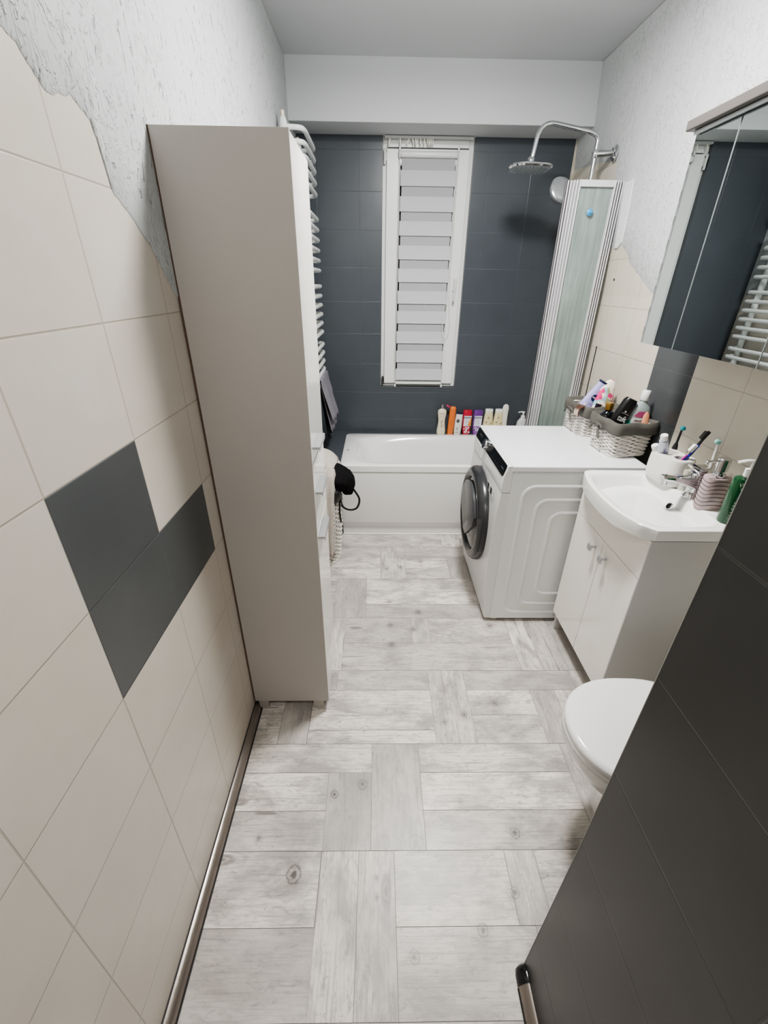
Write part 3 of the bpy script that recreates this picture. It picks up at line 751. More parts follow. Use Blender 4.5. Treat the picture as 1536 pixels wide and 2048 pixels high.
# raised flap (upper, smoked)
out = []
for i in range(25):
    a = math.radians(18+144*i/24); out.append((.176*math.cos(a), .176*math.sin(a)))
out += [(-.150,-.01),(-.045,-.120),(.02,-.120),(.140,-.01)]
b = MB(); b.loft([[(x*k,y*k,z) for x,y in out] for k,z in ((1,.040),(1.0,.058),(.96,.062))], M=DC @ Matrix.Rotation(math.radians(0),4,'Z')); b.build('add_door_flap', mat('smoked_grey_flap','47484b',.25,var=.05), dr_, smooth=40)
b = MB(); b.tube([tuple(DC @ Vector((.236*math.cos(math.radians(a)), .236*math.sin(math.radians(a)), .040))) for a in range(-35, 25, 5)], .012, 8); b.build('door_grip', M_DGREY, dr_, smooth=50)
# energy stickers
Ms = Matrix((Vector((0,-1,0)),Vector((0,0,1)),Vector((-1,0,0)))).transposed().to_4x4(); Ms.translation = (.5358,1.852,.690)
b = MB(); b.box((-.062,-.019,0),(.062,.019,.0008)); so = b.build('info_sticker', mat('white_sticker','dcdcdc',.4), wm)
for x in (-.042, .012):
    b = MB(); b.box((x-.014,-.016,.0009),(x+.018,.016,.0013), M=None); q = b.build('printed_square', M_BLACKM, so); q.matrix_local = Matrix()
    q.data.transform(Ms)
so.data.transform(Ms)
for x in (WXF+.01, WXR-.05):
    for y in (WY0+.03, WY1-.07):
        b = MB(); b.lathe([(.018,0),(.018,.012),(.010,.02)], 16, M=Matrix.Translation((x+.02,y,0))); b.build('foot', mat('cream_foot','b9b1a8',.5), wm, smooth=40)

# ------------------------------------------------------------------ vanity unit and basin
vu = thing('vanity_unit', 'white vanity unit with two glossy doors and square knobs under the basin', 'cabinet', (0,0,0))
VX, VY0, VY1, VZ0, VZ1 = .884, 1.172, 1.672, .108, .815
m_vs = mat('light_grey_melamine', 'c4c4c2', .45, var=.02)
b = MB(); b.box((VX+.0002,VY0-.0004,VZ0),(1.20,VY0+.004,.823)); b.box((VX+.022,VY0,0),(1.20,VY0+.016,.2)); b.build('side_panel', m_vs, vu, bevel=.001)
b = MB(); b.box((VX+.018,VY1-.016,.0),(1.20,VY1,.80)); b.build('side_panel', m_vs, vu, bevel=.001)
b = MB(); b.box((VX+.019,VY0+.016,VZ0+.004),(1.20,VY1-.016,VZ0+.020)); b.build('bottom_panel', m_vs, vu)
b = MB(); b.box((VX,VY0+.0045,.672),(VX+.0175,VY1,.822)); b.build('top_fascia', M_GLOSSW, vu, bevel=.001)
ym = (VY0+VY1)/2
for (y0, y1, ky) in ((VY0+.0045, ym-.0015, ym-.045), (ym+.0015, VY1, ym+.045)):
    b = MB(); b.box((VX,y0,VZ0),(VX+.0175,y1,.669)); d = b.build('door', M_GLOSSW, vu, bevel=.001)
    b = MB(); b.box((VX-.022,ky-.004,.612),(VX,ky+.004,.620)); b.box((VX-.030,ky-.013,.603),(VX-.022,ky+.013,.629)); b.build('knob', M_SATIN, d, bevel=.0015)

wb_ = thing('washbasin', 'white ceramic washbasin with bowed front on the vanity unit', 'washbasin', (0,0,0))
SZ = .870; SY0, SY1, SXB = 1.159, 1.664, 1.232
KS = .9756
# outline traced as a bowed front with a square back
def resample(pts, n):
    P = [Vector((a,c,0)) for a,c in pts]+[Vector((pts[0][0],pts[0][1],0))]
    L = [0]
    for i in range(1,len(P)): L.append(L[-1]+(P[i]-P[i-1]).length)
    out = []; j = 0
    for k in range(n):
        d = L[-1]*k/n
        while L[j+1] < d: j += 1
        f = (d-L[j])/(L[j+1]-L[j]); q = P[j].lerp(P[j+1], f); out.append((q.x,q.y))
    return out
def closed2d(front, straight):
    f = [(p.x*KS, p.y*KS) for p in smoothpath([(a,c,0) for a,c in front], 8)]
    return f+straight
NS = 160
rim_o = closed2d([(.907,1.190),(.889,1.212),(.867,1.240),(.841,1.327),(.835,1.448),(.846,1.575),(.872,1.675),(.888,1.699),(.915,1.706)], [(SXB,1.706*KS),(SXB,1.190*KS)])
bow_o = closed2d([(1.105,1.226),(.985,1.218),(.943,1.221),(.908,1.247),(.874,1.327),(.862,1.425),(.866,1.549),(.886,1.635),(.915,1.664),(.985,1.672),(1.095,1.668),(1.135,1.635),(1.148,1.55),(1.150,1.447),(1.148,1.34),(1.138,1.255),(1.105,1.226)], [])[:-1]
BC = Vector((1.0*KS,1.447*KS,0))
def polar(pts, ang):
    d = Vector((math.cos(ang), math.sin(ang))); best = None; n = len(pts)
    for i in range(n):
        a = Vector(pts[i])-BC.xy; b2 = Vector(pts[(i+1)%n])-BC.xy; e = b2-a
        den = d.x*e.y-d.y*e.x
        if abs(den) < 1e-12: continue
        t = (a.x*e.y-a.y*e.x)/den; u = (a.x*d.y-a.y*d.x)/den
        if t > 0 and -1e-6 <= u <= 1+1e-6 and (best is None or t > best): best = t
    return best
RO = resample(rim_o, NS); angs = [math.atan2(y-BC.y, x-BC.x) for x, y in RO]
BR = [polar(bow_o, a) for a in angs]; RR = [math.hypot(x-BC.x, y-BC.y) for x, y in RO]
def ringk(rads, zf): return [(BC.x+r*math.cos(a), BC.y+r*math.sin(a), zf(BC.x+r*math.cos(a), BC.y+r*math.sin(a)) if callable(zf) else zf) for r, a in zip(rads, angs)]
def zskirt(x, y):
    return SZ-.044-.020*max(0, min(1, (y-1.17)/.14))*max(0, min(1, (1.0-x)/.12))
rings = [ringk([r-.040 for r in RR], zskirt), ringk([r-.009 for r in RR], zskirt), ringk([r-.004 for r in RR], lambda x,y: zskirt(x,y)+.004), ringk([r-.002 for r in RR], lambda x,y: (SZ-.012)*.5+zskirt(x,y)*.5),
         ringk(RR, SZ-.005), ringk([r-.0008 for r in RR], SZ-.002), ringk([r-.003 for r in RR], SZ-.0004), ringk([r-.006 for r in RR], SZ),
         ringk([b_+.004 for b_ in BR], SZ-.0005), ringk([b_-.002 for b_ in BR], SZ-.004), ringk([b_*.96-.004 for b_ in BR], SZ-.016)]
for k, dz in ((.90,.040),(.80,.066),(.66,.088),(.48,.103),(.28,.112),(.10,.116)):
    rings.append(ringk([b_*k*(1-(1-k)*.1)+.0*k for b_ in BR], SZ-dz))
b = MB(); b.loft(rings, cap0=True, cap1=True); b.build('basin_bowl', M_CERAMIC, wb_, smooth=35)
bowlx, bowly = .975*KS, 1.447*KS
b = MB(); b.lathe([(.0115,0),(.0145,.001),(.0145,.004),(.0105,.005)], 24, cap0=False, cap1=False, M=Matrix.Translation((1.098*KS,1.432*KS,SZ-.034)) @ Matrix.Rotation(math.radians(-62),4,'Y')); ov = b.build('overflow_ring', M_CHROME, wb_, smooth=40)
b = MB(); b.lathe([(.0110,0),(.0110,.002)], 20, M=Matrix.Translation((1.098*KS,1.432*KS,SZ-.034)) @ Matrix.Rotation(math.radians(-62),4,'Y')); b.build('overflow_hole', M_BLACKM, ov)
b = MB(); b.lathe([(.021,0),(.021,.003),(.012,.005)], 24, M=Matrix.Translation((bowlx+.025,bowly,SZ-.1178))); b.build('drain', M_CHROME, wb_, smooth=40)

# tap
tp = thing('basin_tap', 'chrome single-lever mixer tap on the washbasin', 'tap', (1.1493,1.4127,SZ))
b = MB(); b.lathe([(.031,0),(.031,.004),(.027,.008),(.0245,.028),(.026,.06),(.028,.088),(.024,.094)], 32); b.build('tap_body', M_CHROME, tp, smooth=50)
b = MB()
sec = []
for (x, z, w, h) in ((-.002,.056,.024,.034),(-.03,.060,.021,.022),(-.05,.064,.019,.016),(-.08,.070,.018,.011),(-.112,.074,.018,.010),(-.132,.074,.016,.009)):
    sec.append([(x, yy, zz+z) for yy, zz in rrect(2*w, 2*h, min(w,h)*.7, 4)])
b.loft(sec); b.lathe([(.011,0),(.011,-.018)], 18, M=Matrix.Translation((-.119,0,.068))); b.build('spout', M_CHROME, tp, smooth=45)
b = MB()
b.loft([[(x, yy, zz+z) for yy, zz in rrect(2*w, 2*h, min(w,h)*.6, 4)] for (x, z, w, h) in ((.029,.100,.020,.012),(.020,.102,.026,.017),(-.018,.104,.026,.015),(-.024,.108,.022,.008),(-.034,.114,.016,.004),(-.044,.119,.012,.0028))]); b.build('lever', M_CHROME, tp, smooth=45)

# toothbrush tumbler
tm = thing('toothbrush_holder', 'white ceramic toothbrush holder with square and round openings on the basin', 'holder', (1.1395,1.5590,SZ), (0,0,math.radians(8)))
m_tum = mat('white_glazed_ceramic_rough', 'dcd9d4', .3, var=.03, bump=.4, bscale=60)
o_out = rrect(.105,.165,.042,7)
b = MB()
Ho = .108
prs = [(0.86,0),(.95,.006),(1.0,.03),(1.0,.07),(.97,.1),(.95,Ho-.002),(.93,Ho)]
rings = [[(x*k,y*k,z) for x,y in o_out] for k,z in prs]
b.loft(rings, cap1=False)
# top with two wells
top = [(x*.93,y*.93) for x,y in o_out]
bmm = bmesh.new()
def ringverts(pts, z): return [bmm.verts.new((x,y,z)) for x,y in pts]
ho1 = rrect(.060,.062,.012,5,0,.036); ho2 = [(0+.024*math.cos(a), -.040+.024*math.sin(a)) for a in [2*PI*i/24 for i in range(24)]]
R0 = ringverts(top, Ho); R1 = ringverts(ho1, Ho); R2 = ringverts(ho2, Ho)
ed = []
for R in (R0, R1, R2):
    for i in range(len(R)): ed.append(bmm.edges.new((R[i], R[(i+1) % len(R)])))
bmesh.ops.triangle_fill(bmm, edges=ed, use_beauty=True)
bmm.verts.index_update()
b.add([v.co[:] for v in bmm.verts], [tuple(v.index for v in f.verts) for f in bmm.faces]); bmm.free()
for hp_ in (ho1, ho2): b.loft([[(x,y,Ho) for x,y in hp_], [(x,y,Ho-.085) for x,y in hp_]], cap0=False, cap1=True)
b.build('holder_body', m_tum, tm, smooth=50)
TLoc = Vector((1.1395,1.5590,SZ))

# toothpaste tubes in the holder
def tube_thing(loc, rot, L, w, bodym, capm, label, txt=None, tm_=None):
    o = thing('toothpaste_tube', label, 'toothpaste', loc, rot)
    b = MB(); rings = []
    for t in (0,.15,.4,.7,.9,1):
        a = w*(1-.15*t)*(1 if t < .9 else .8); d = .004+.012*t
        rings.append(sell(a, d, L*t, 20, 2.2))
    b.loft(rings); bo = b.build('tube_body', bodym, o, smooth=50)
    b = MB(); b.lathe([(.011,0),(.013,.001),(.0135,.020),(.012,.024)], 20, M=Matrix.Translation((0,0,L+.001))); b.build('cap', capm, o, smooth=40)
    if txt: text(txt, .014, tm_, bo, (0,-.0165,L*.62), (0,0,-1), (1,0,0))
    return o
tube_thing((1.1239,1.5883,SZ+.060), (math.radians(12),math.radians(-16),math.radians(-10)), .105, .022, mat('silver_toothpaste','bfc4d0',.25,.3), M_WPLAST, 'silver toothpaste tube with white cap, upright in the holder', 'Dent', mat('blue_ink','27357e',.4))
tube_thing((1.1415,1.6078,SZ+.035), (math.radians(6),math.radians(-30),math.radians(-10)), .085, .021, mat('navy_toothpaste','2b2760',.3), M_WPLAST, 'navy toothpaste tube lying lowest in the holder', 'Blend', M_INKW)

def brush(loc, rot, m1, m2, mb, label, L=.17, twohead=False, bm_=None):
    o = thing('toothbrush', label, 'toothbrush', loc, rot)
    b = MB(); b.tube([(0,0,0),(0,.001,L*.3),(0,.002,L*.5),(0,0,L*.75),(0,0,L)], [.0045,.006,.0055,.003,.0042], 10, flat=(1.2,.8)); b.build('handle', m1, o, smooth=60)
    b = MB(); b.tube([(.0005,-.004,L*.12),(.0005,-.005,L*.5)], .0028, 8); b.build('grip_strip', m2, o, smooth=60)
    b = MB(); b.box((-.006,-.013,L-.026),(.006,-.003,L)); b.build('bristles', mb, o, bevel=.001)
    return o
def brush2(p, q, m1, m2, mb, label, bdir):
    p, q = Vector(p), Vector(q); L = (q-p).length; z = (q-p).normalized(); y = -Vector(bdir); y = (y-z*y.dot(z)).normalized(); x = y.cross(z)
    o = thing('toothbrush', label, 'toothbrush'); o.matrix_world = Matrix.Translation(p) @ Matrix((x, y, z)).transposed().to_4x4()
    b = MB(); b.tube([(0,0,0),(0,.001,L*.3),(0,.002,L*.55),(0,.001,L*.8),(0,0,L)], [.0055,.007,.0065,.0042,.0055], 10, flat=(1.2,.8)); b.build('handle', m1, o, smooth=60)
    b = MB(); b.tube([(.001,-.005,L*.12),(.001,-.0058,L*.62)], .0036, 8); b.build('grip_strip', m2, o, smooth=60)
    b = MB(); b.box((-.0065,-.016,L-.032),(.0065,-.003,L-.002)); b.build('bristles', mb, o, bevel=.001)
    return o
brush2((1.1297,1.5278,SZ+.055), (1.1707,1.4927,SZ+.168), mat('blue_pink_handle','2a2f9c',.3), mat('pink_strip','c03aa0',.3), mat('white_bristle','e6e6e6',.6), 'blue toothbrush with pink strip leaning in the round opening', (-1,0,.3))
brush2((1.1434,1.5336,SZ+.050), (1.1844,1.4829,SZ+.222), M_BLACKM, mat('yellow_strip','c9c062',.4), mat('black_bristle','1d1c1b',.6), 'black and yellow toothbrush leaning behind the blue one', (-1,-.2,.3))
# black brush standing behind
o = thing('toothbrush', 'black electric toothbrush with teal head by the slate tile column', 'toothbrush', (1.1756,1.6244,SZ))
b = MB(); b.lathe([(.013,0),(.014,.01),(.013,.08),(.009,.12),(.0045,.135),(.004,.185)], 18, M=Matrix.Rotation(math.radians(3),4,'Y')); b.build('handle', M_BLACKM, o, smooth=50)
b = MB(); b.lathe([(.007,-.008),(.0085,-.004),(.0085,.004),(.007,.008)], 16, M=Matrix.Translation((.009,-.004,.193)) @ Matrix.Rotation(PI/2,4,'X')); b.build('brush_head', mat('teal_bristle','2f9aa4',.5), o, smooth=50)
o = thing('toothbrush', 'white electric toothbrush standing behind the soap dispenser', 'toothbrush', (1.1766,1.4029,SZ))
b = MB(); b.lathe([(.015,0),(.016,.01),(.0155,.06),(.012,.105),(.007,.118)], 20); b.build('handle', M_WPLAST, o, smooth=50)
b = MB(); b.lathe([(.0065,.118),(.0055,.13),(.004,.20),(.0045,.208)], 14, M=Matrix.Rotation(math.radians(-3),4,'Y')); hh = b.build('brush_neck', M_WPLAST, o, smooth=50)
b = MB(); b.lathe([(.008,-.006),(.0085,.006),(.006,.009)], 16, M=Matrix.Translation((-.018,-.004,.213)) @ Matrix.Rotation(-PI/2+.4,4,'Y')); b.build('brush_head', mat('mint_bristle','8fc3bb',.5), hh, smooth=50)
# charging base
o = MB().loft([sell(.030,.024,z,24,2.6) for z in (0,.02,.075,.080)]).build('charging_base', mat('pale_grey_plastic','c3c1b6',.3), smooth=40); o.location = (1.1668,1.4780,SZ); tag(o, 'pale grey charging base behind the tap', 'charger')

# soap dispenser (pink, wave lines)
sd = thing('soap_dispenser', 'pink translucent soap dispenser with black wave lines and chrome pump', 'soap dispenser', (1.1512,1.3327,SZ), (0,0,math.radians(4)))
rx_, ry_ = .043, .030
m_pk = mat('smoky_pink_acrylic','b39fa0',.12,var=.06,spec=.6)
b = MB(); b.loft([sell(rx_*k,ry_*k,z,40,2.5) for k,z in ((.96,0),(1,.004),(1,.108),(.97,.113))]); b.build('bottle', m_pk, sd, smooth=50)
b = MB()
for i in range(7):
    z = .016+i*.0145
    pts = []
    for (x, y, _), a in zip(sell(rx_+.0006,ry_+.0006,0,60,2.5), range(60)): pts.append((x, y, z+.0035*math.sin(a*2*PI/60*3+.6)))
    b.tube(pts, .0007, 5, closed=True)
b.build('wave_lines', M_INK, sd)
b = MB(); b.lathe([(.019,.113),(.020,.115),(.020,.126),(.013,.129),(.013,.134),(.019,.136),(.0195,.176),(.017,.179)], 24); b.tube(fillet([(0,0,.168),(-.03,.0,.170),(-.058,0,.168),(-.063,0,.162)], .01), .0042, 10); b.build('pump', M_CHROME, sd, smooth=40)

# green cleanser
gc = thing('cleanser_bottle', 'green cleanser bottle with white pump beside the partition', 'bottle', (1.1571,1.2254,SZ), (0,0,math.radians(-4)))
m_gr = mat('dark_green_plastic','16482a',.12,var=.15,spec=.6)
b = MB(); b.loft([sell(.041*k,.026*k,z,32,2.4) for k,z in ((.93,0),(1,.006),(1,.142),(.93,.154),(.5,.160))]); gb = b.build('bottle', m_gr, gc, smooth=50)
b = MB(); b.lathe([(.0185,.158),(.0185,.182),(.008,.184),(.008,.204),(.012,.206),(.011,.212)], 22); b.tube(fillet([(.008,0,.210),(-.02,0,.213),(-.050,0,.206)], .01), .0056, 8, flat=(.7,1.2)); b.build('pump', M_WPLAST, gc, smooth=40)
m_lg = mat('pale_green_ink','cfe0cf',.4)
text('VICHY', .019, m_lg, gb, (-.014,-.0272,.140)); text('V', .040, m_lg, gb, (-.018,-.0272,.113), bold=.0010)
for i, s_ in enumerate(('NORMADERM', 'PHYTOSOLUTION', 'Intensive', 'purifying gel', 'gel purifiant', 'intense')):
    text(s_, .0072, m_lg, gb, (-.034,-.0272,.080-.011*i), align='LEFT')

# ------------------------------------------------------------------ mirror cabinet
mc = thing('mirror_cabinet', 'mirrored wall cabinet with grey cornice on the right wall', 'mirror cabinet', (0,0,0))
MXF, MY0, MY1, MZ0, MZ1 = 1.010, .98, 1.768, 1.356, 2.02
b = MB(); b.box((MXF+.020,MY0+.002,MZ0+.003),(1.165,MY1-.001,MZ1-.045)); b.build('carcass', mat('silver_grey_carcass','a5abae',.35), mc, bevel=.001)
m_mir = NT('mirror_silver'); m_mir.set(color=lin('d8dedd'), rough=.005, metal=1.0); m_mir = m_mir.m
m_bevel = mat('mirror_edge','dfe2e3',.15,.3)
for (y0, y1) in ((MY0, 1.187), (1.190, 1.5625), (1.5665, MY1)):
    b = MB(); b.box((MXF+.0045,y0,MZ0),(MXF+.018,y1,MZ1-.030)); d = b.build('mirror_door', m_bevel, mc)
    b = MB(); b.box((MXF,y0+.0012,MZ0+.0012),(MXF+.004,y1-.0012,MZ1-.031)); b.build('mirror', m_mir, d)
b = MB(); b.box((.978,MY0-.01,1.984),(1.165,MY1+.014,2.012)); b.build('cornice', mat('taupe_cornice','504c49',.4,.0), mc, bevel=.004)
b = MB(); b.box((.996,MY0+.02,1.972),(1.006,MY1-.006,1.983)); b.box((1.006,MY0,1.979),(1.165,MY1-.002,1.984)); b.build('light_strip', mat('frosted_strip','b9bfc2',.3,.2), mc, bevel=.002)

# ------------------------------------------------------------------ toilet
to_ = thing('toilet', 'white ceramic toilet with closed lid beside the partition', 'toilet', (.86,.790,0))
def egg(sx_, w, z, x0=-.31, x1=.13, n=48):
    """egg plan: rounded nose at x0 (towards -x), squarer at x1"""
    pts = []
    cxm = (x0+x1)/2; hl = (x1-x0)/2*sx_
    for j in range(n):
        a = 2*PI*j/n; c, s_ = math.cos(a), math.sin(a)
        e = 2.0 if c < 0 else 2.9
        x = cxm+hl*math.copysign(abs(c)**(2/e), c)+.03*sx_*0
        y = w*math.copysign(abs(s_)**(2/(2.15)), s_)*(1-.03*c if c < 0 else 1)
        pts.append((x, y, z))
    return pts
b = MB()
b.loft([egg(.50,.105,0,-.235,.17), egg(.51,.108,.012,-.24,.17), egg(.50,.098,.05,-.225,.17), egg(.56,.105,.15,-.23,.17), egg(.74,.130,.24,-.28,.15), egg(.92,.165,.32,-.305,.14), egg(.985,.178,.37,-.310,.13), egg(.99,.180,.392,-.310,.13), egg(.96,.172,.396,-.310,.13)])
b.box((.10,-.13,0),(.30,.13,.38))
b.build('bowl', M_CERAMIC, to_, smooth=50)
b = MB(); b.loft([egg(.985,.180,.397), egg(1.0,.184,.399), egg(1.0,.184,.411), egg(.985,.180,.414)]); b.build('seat', mat('white_seat','e2e2e1',.15,var=.01), to_, smooth=50)
b = MB(); b.loft([egg(.99,.182,.4155), egg(1.0,.184,.419), egg(.998,.183,.428), egg(.975,.178,.435), egg(.93,.166,.438), egg(.84,.145,.4375), egg(.78,.13,.4385), egg(.4,.07,.441)]); b.build('lid', mat('white_lid','e6e6e5',.12,var=.01), to_, smooth=60)
b = MB(); b.box((.145,-.185,.40),(.335,.185,.76)); b.build('cistern', M_CERAMIC, to_, bevel=.02, seg=4)
b = MB(); b.box((.138,-.19,.762),(.338,.19,.785)); b.build('cistern_lid', M_CERAMIC, to_, bevel=.008, seg=3)
b = MB(); b.lathe([(.022,0),(.022,.004),(.018,.006)], 24, M=Matrix.Translation((.24,0,.786))); b.build('flush_button', M_CHROME, to_, smooth=40)

# ------------------------------------------------------------------ laundry basket with clothes
HX, HY = -.362, 2.345
hb = thing('laundry_basket', 'tall white woven laundry basket in front of the bath', 'laundry basket', (HX,HY,0))
m_wk = mat('white_painted_wicker','d8d4cd',.5,var=.08,vscale=60)
Hh = .60
def hr(z):
    t = z/Hh; k = .80+.24*math.sin(PI*min(1,t*.62+.10))
    return .142*k, .172*k
b = MB(); rows = 40; n = 96; ns = 48
for i in range(rows):
    z = .008+(Hh-.03)*i/(rows-1); a_, b_ = hr(z); pts = []
    for j in range(n):
        ph = 2*PI*j/n; off = .0035*math.cos(ph*ns/2+(i % 2)*PI)
        q = sell(a_+off, b_+off, z, n, 2.5)[j] if False else None
        c, s_ = math.cos(ph), math.sin(ph); e = 2.5
        pts.append(((a_+off)*math.copysign(abs(c)**(2/e), c), (b_+off)*math.copysign(abs(s_)**(2/e), s_), z))
    b.tube(pts, .0036, 5, closed=True)
b.build('woven_wall', m_wk, hb, smooth=60)
b = MB()
for j in range(ns):
    ph = 2*PI*(j+.5)/ns; c, s_ = math.cos(ph), math.sin(ph); e = 2.5; pts = []
    for i in range(14):
        z = .004+(Hh-.01)*i/13; a_, b_ = hr(z); pts.append((a_*math.copysign(abs(c)**(2/e), c), b_*math.copysign(abs(s_)**(2/e), s_), z))
    b.tube(pts, .0030, 5)
b.build('stakes', m_wk, hb, smooth=60)
b = MB()
for z, r in ((Hh-.006,.009),(.008,.008)):
    a_, b_ = hr(z); b.tube(sell(a_, b_, z, 64, 2.5), r, 8, closed=True)
b.build('rim', m_wk, hb, smooth=60)
b = MB(); b.loft([sell(hr(z)[0]-.012, hr(z)[1]-.012, z, 40, 2.5) for z in (.012,.2,.4,Hh-.01)], cap1=False); b.build('inner_shade', mat('shadow_lining','4b4642',.9), hb, smooth=50)  # dark inner sheet stands in for the shade seen through the weave

# cream towel draped over the rim
def ctow(u, v):
    # u across width, v along length: inside the rim, up over, down outside front-right
    ph = math.radians(-78+62*u)    # angle around basket
    c, s_ = math.cos(ph), math.sin(ph)
    a_, b_ = hr(Hh)
    prof = [(-.05,Hh-.10),(-.02,Hh+.005),(.002,Hh+.022),(.018,Hh+.012),(.024,Hh-.06),(.018,Hh-.2),(.012,Hh-.36),(.012,Hh-.52)]
    r, z = pl(prof, v)
    w = 1-.45*max(0, v-.45)/.55
    ph = math.radians(-88+50*(.5+(u-.5)*w)); c, s_ = math.cos(ph), math.sin(ph)
    e = 2.3
    r += .010*math.sin(u*16+v*3)*min(1, v*1.5)*(.4+.6*v) + .004
    return (HX+(a_+r)*math.copysign(abs(c)**(2/e), c), HY+(b_+r)*math.copysign(abs(s_)**(2/e), s_), z+.04*math.exp(-((u-.75)/.25)**2)*(1 if v < .4 else 0))
o = cloth(ctow, 34, 44).build('bath_towel', m_ct, smooth=60, solid=.007); tag(o, 'cream towel hanging down the front of the laundry basket', 'towel')
def ctow2(u, v):
    x = -.47+.235*u; y = 2.42-.17*v
    z = .735-.115*u*u-.05*(v-.3)**2+.012*math.sin(u*9+v*5) - (.07*max(0,(v-.8))/.2)
    return (x, y, z)
o = cloth(ctow2, 24, 20).build('hand_towel', m_ct, smooth=60, solid=.012); tag(o, 'folded cream towel on top of the laundry basket against the cabinet', 'towel')

# black bag hanging over the rim
bg = thing('backpack', 'black cloth bag with buckle and hanging strap over the laundry basket', 'bag', (-.245,2.345,.535), (0,0,0))
def blob(name, c, r, m, parent, seed=0, amp=.12, sub=3, sq=1.0):
    bm = bmesh.new(); bmesh.ops.create_icosphere(bm, subdivisions=sub+1, radius=1)
    rnd = random.Random(seed); ph = [rnd.uniform(0, 6) for _ in range(6)]
    for v in bm.verts:
        p = v.co.copy()
        k = 1+amp*(math.sin(p.x*3.1+ph[0])*math.cos(p.y*2.7+ph[1])+.6*math.sin(p.z*5+ph[2]+p.x*3)+.35*math.sin(p.y*9+p.z*7+ph[3]))
        v.co = Vector((p.x*r[0]*k+c[0], p.y*r[1]*k+c[1], p.z*r[2]*k+c[2]))
    me = bpy.data.meshes.new(name); bm.to_mesh(me); bm.free()
    me.polygons.foreach_set('use_smooth', [True]*len(me.polygons)); me.materials.append(m)
    o = bpy.data.objects.new(name, me); C.objects.link(o)
    if parent: o.parent = parent
    return o
m_bag = terry('black_fleece', '1b1a1b')
m_leather = mat('black_leather','141416',.35,var=.1,bump=.3,bscale=80)
blob('bag_body', (.0,-.035,.012), (.092,.115,.080), m_bag, bg, 11, .07)
blob('side_flap', (.072,-.02,-.030), (.042,.060,.080), m_bag, bg, 21, .07)
blob('pocket', (-.01,-.115,-.065), (.050,.035,.050), m_leather, bg, 5, .07)
b = MB(); b.tube(smoothpath([(.085,-.03,-.04),(.115,-.04,-.075),(.140,-.045,-.125),(.125,-.045,-.18),(.085,-.045,-.195),(.045,-.05,-.175),(.030,-.055,-.13),(.035,-.06,-.09)], 8), .0062, 8, flat=(.35,1.0), up=(0,1,0)); b.build('strap', m_leather, bg, smooth=60)
b = MB(); b.tube(smoothpath([(.03,-.09,-.10),(.026,-.10,-.17),(.032,-.10,-.25)], 6), .0055, 8, flat=(1,.4)); b.tube(smoothpath([(.0,-.10,-.09),(-.02,-.14,-.13),(-.03,-.15,-.19)], 6), .005, 8, flat=(1,.4)); b.build('strap_end', m_leather, bg, smooth=60)
b = MB(); b.tube([(x,-.135,z) for x,z in rrect(.03,.022,.004,3,.005,-.045)], .0018, 6, closed=True); b.tube([(x-.035,-.130,z) for x,z in rrect(.026,.02,.008,3,.005,-.043)], .0018, 6, closed=True); b.build('buckle', M_STEEL, bg, smooth=60)

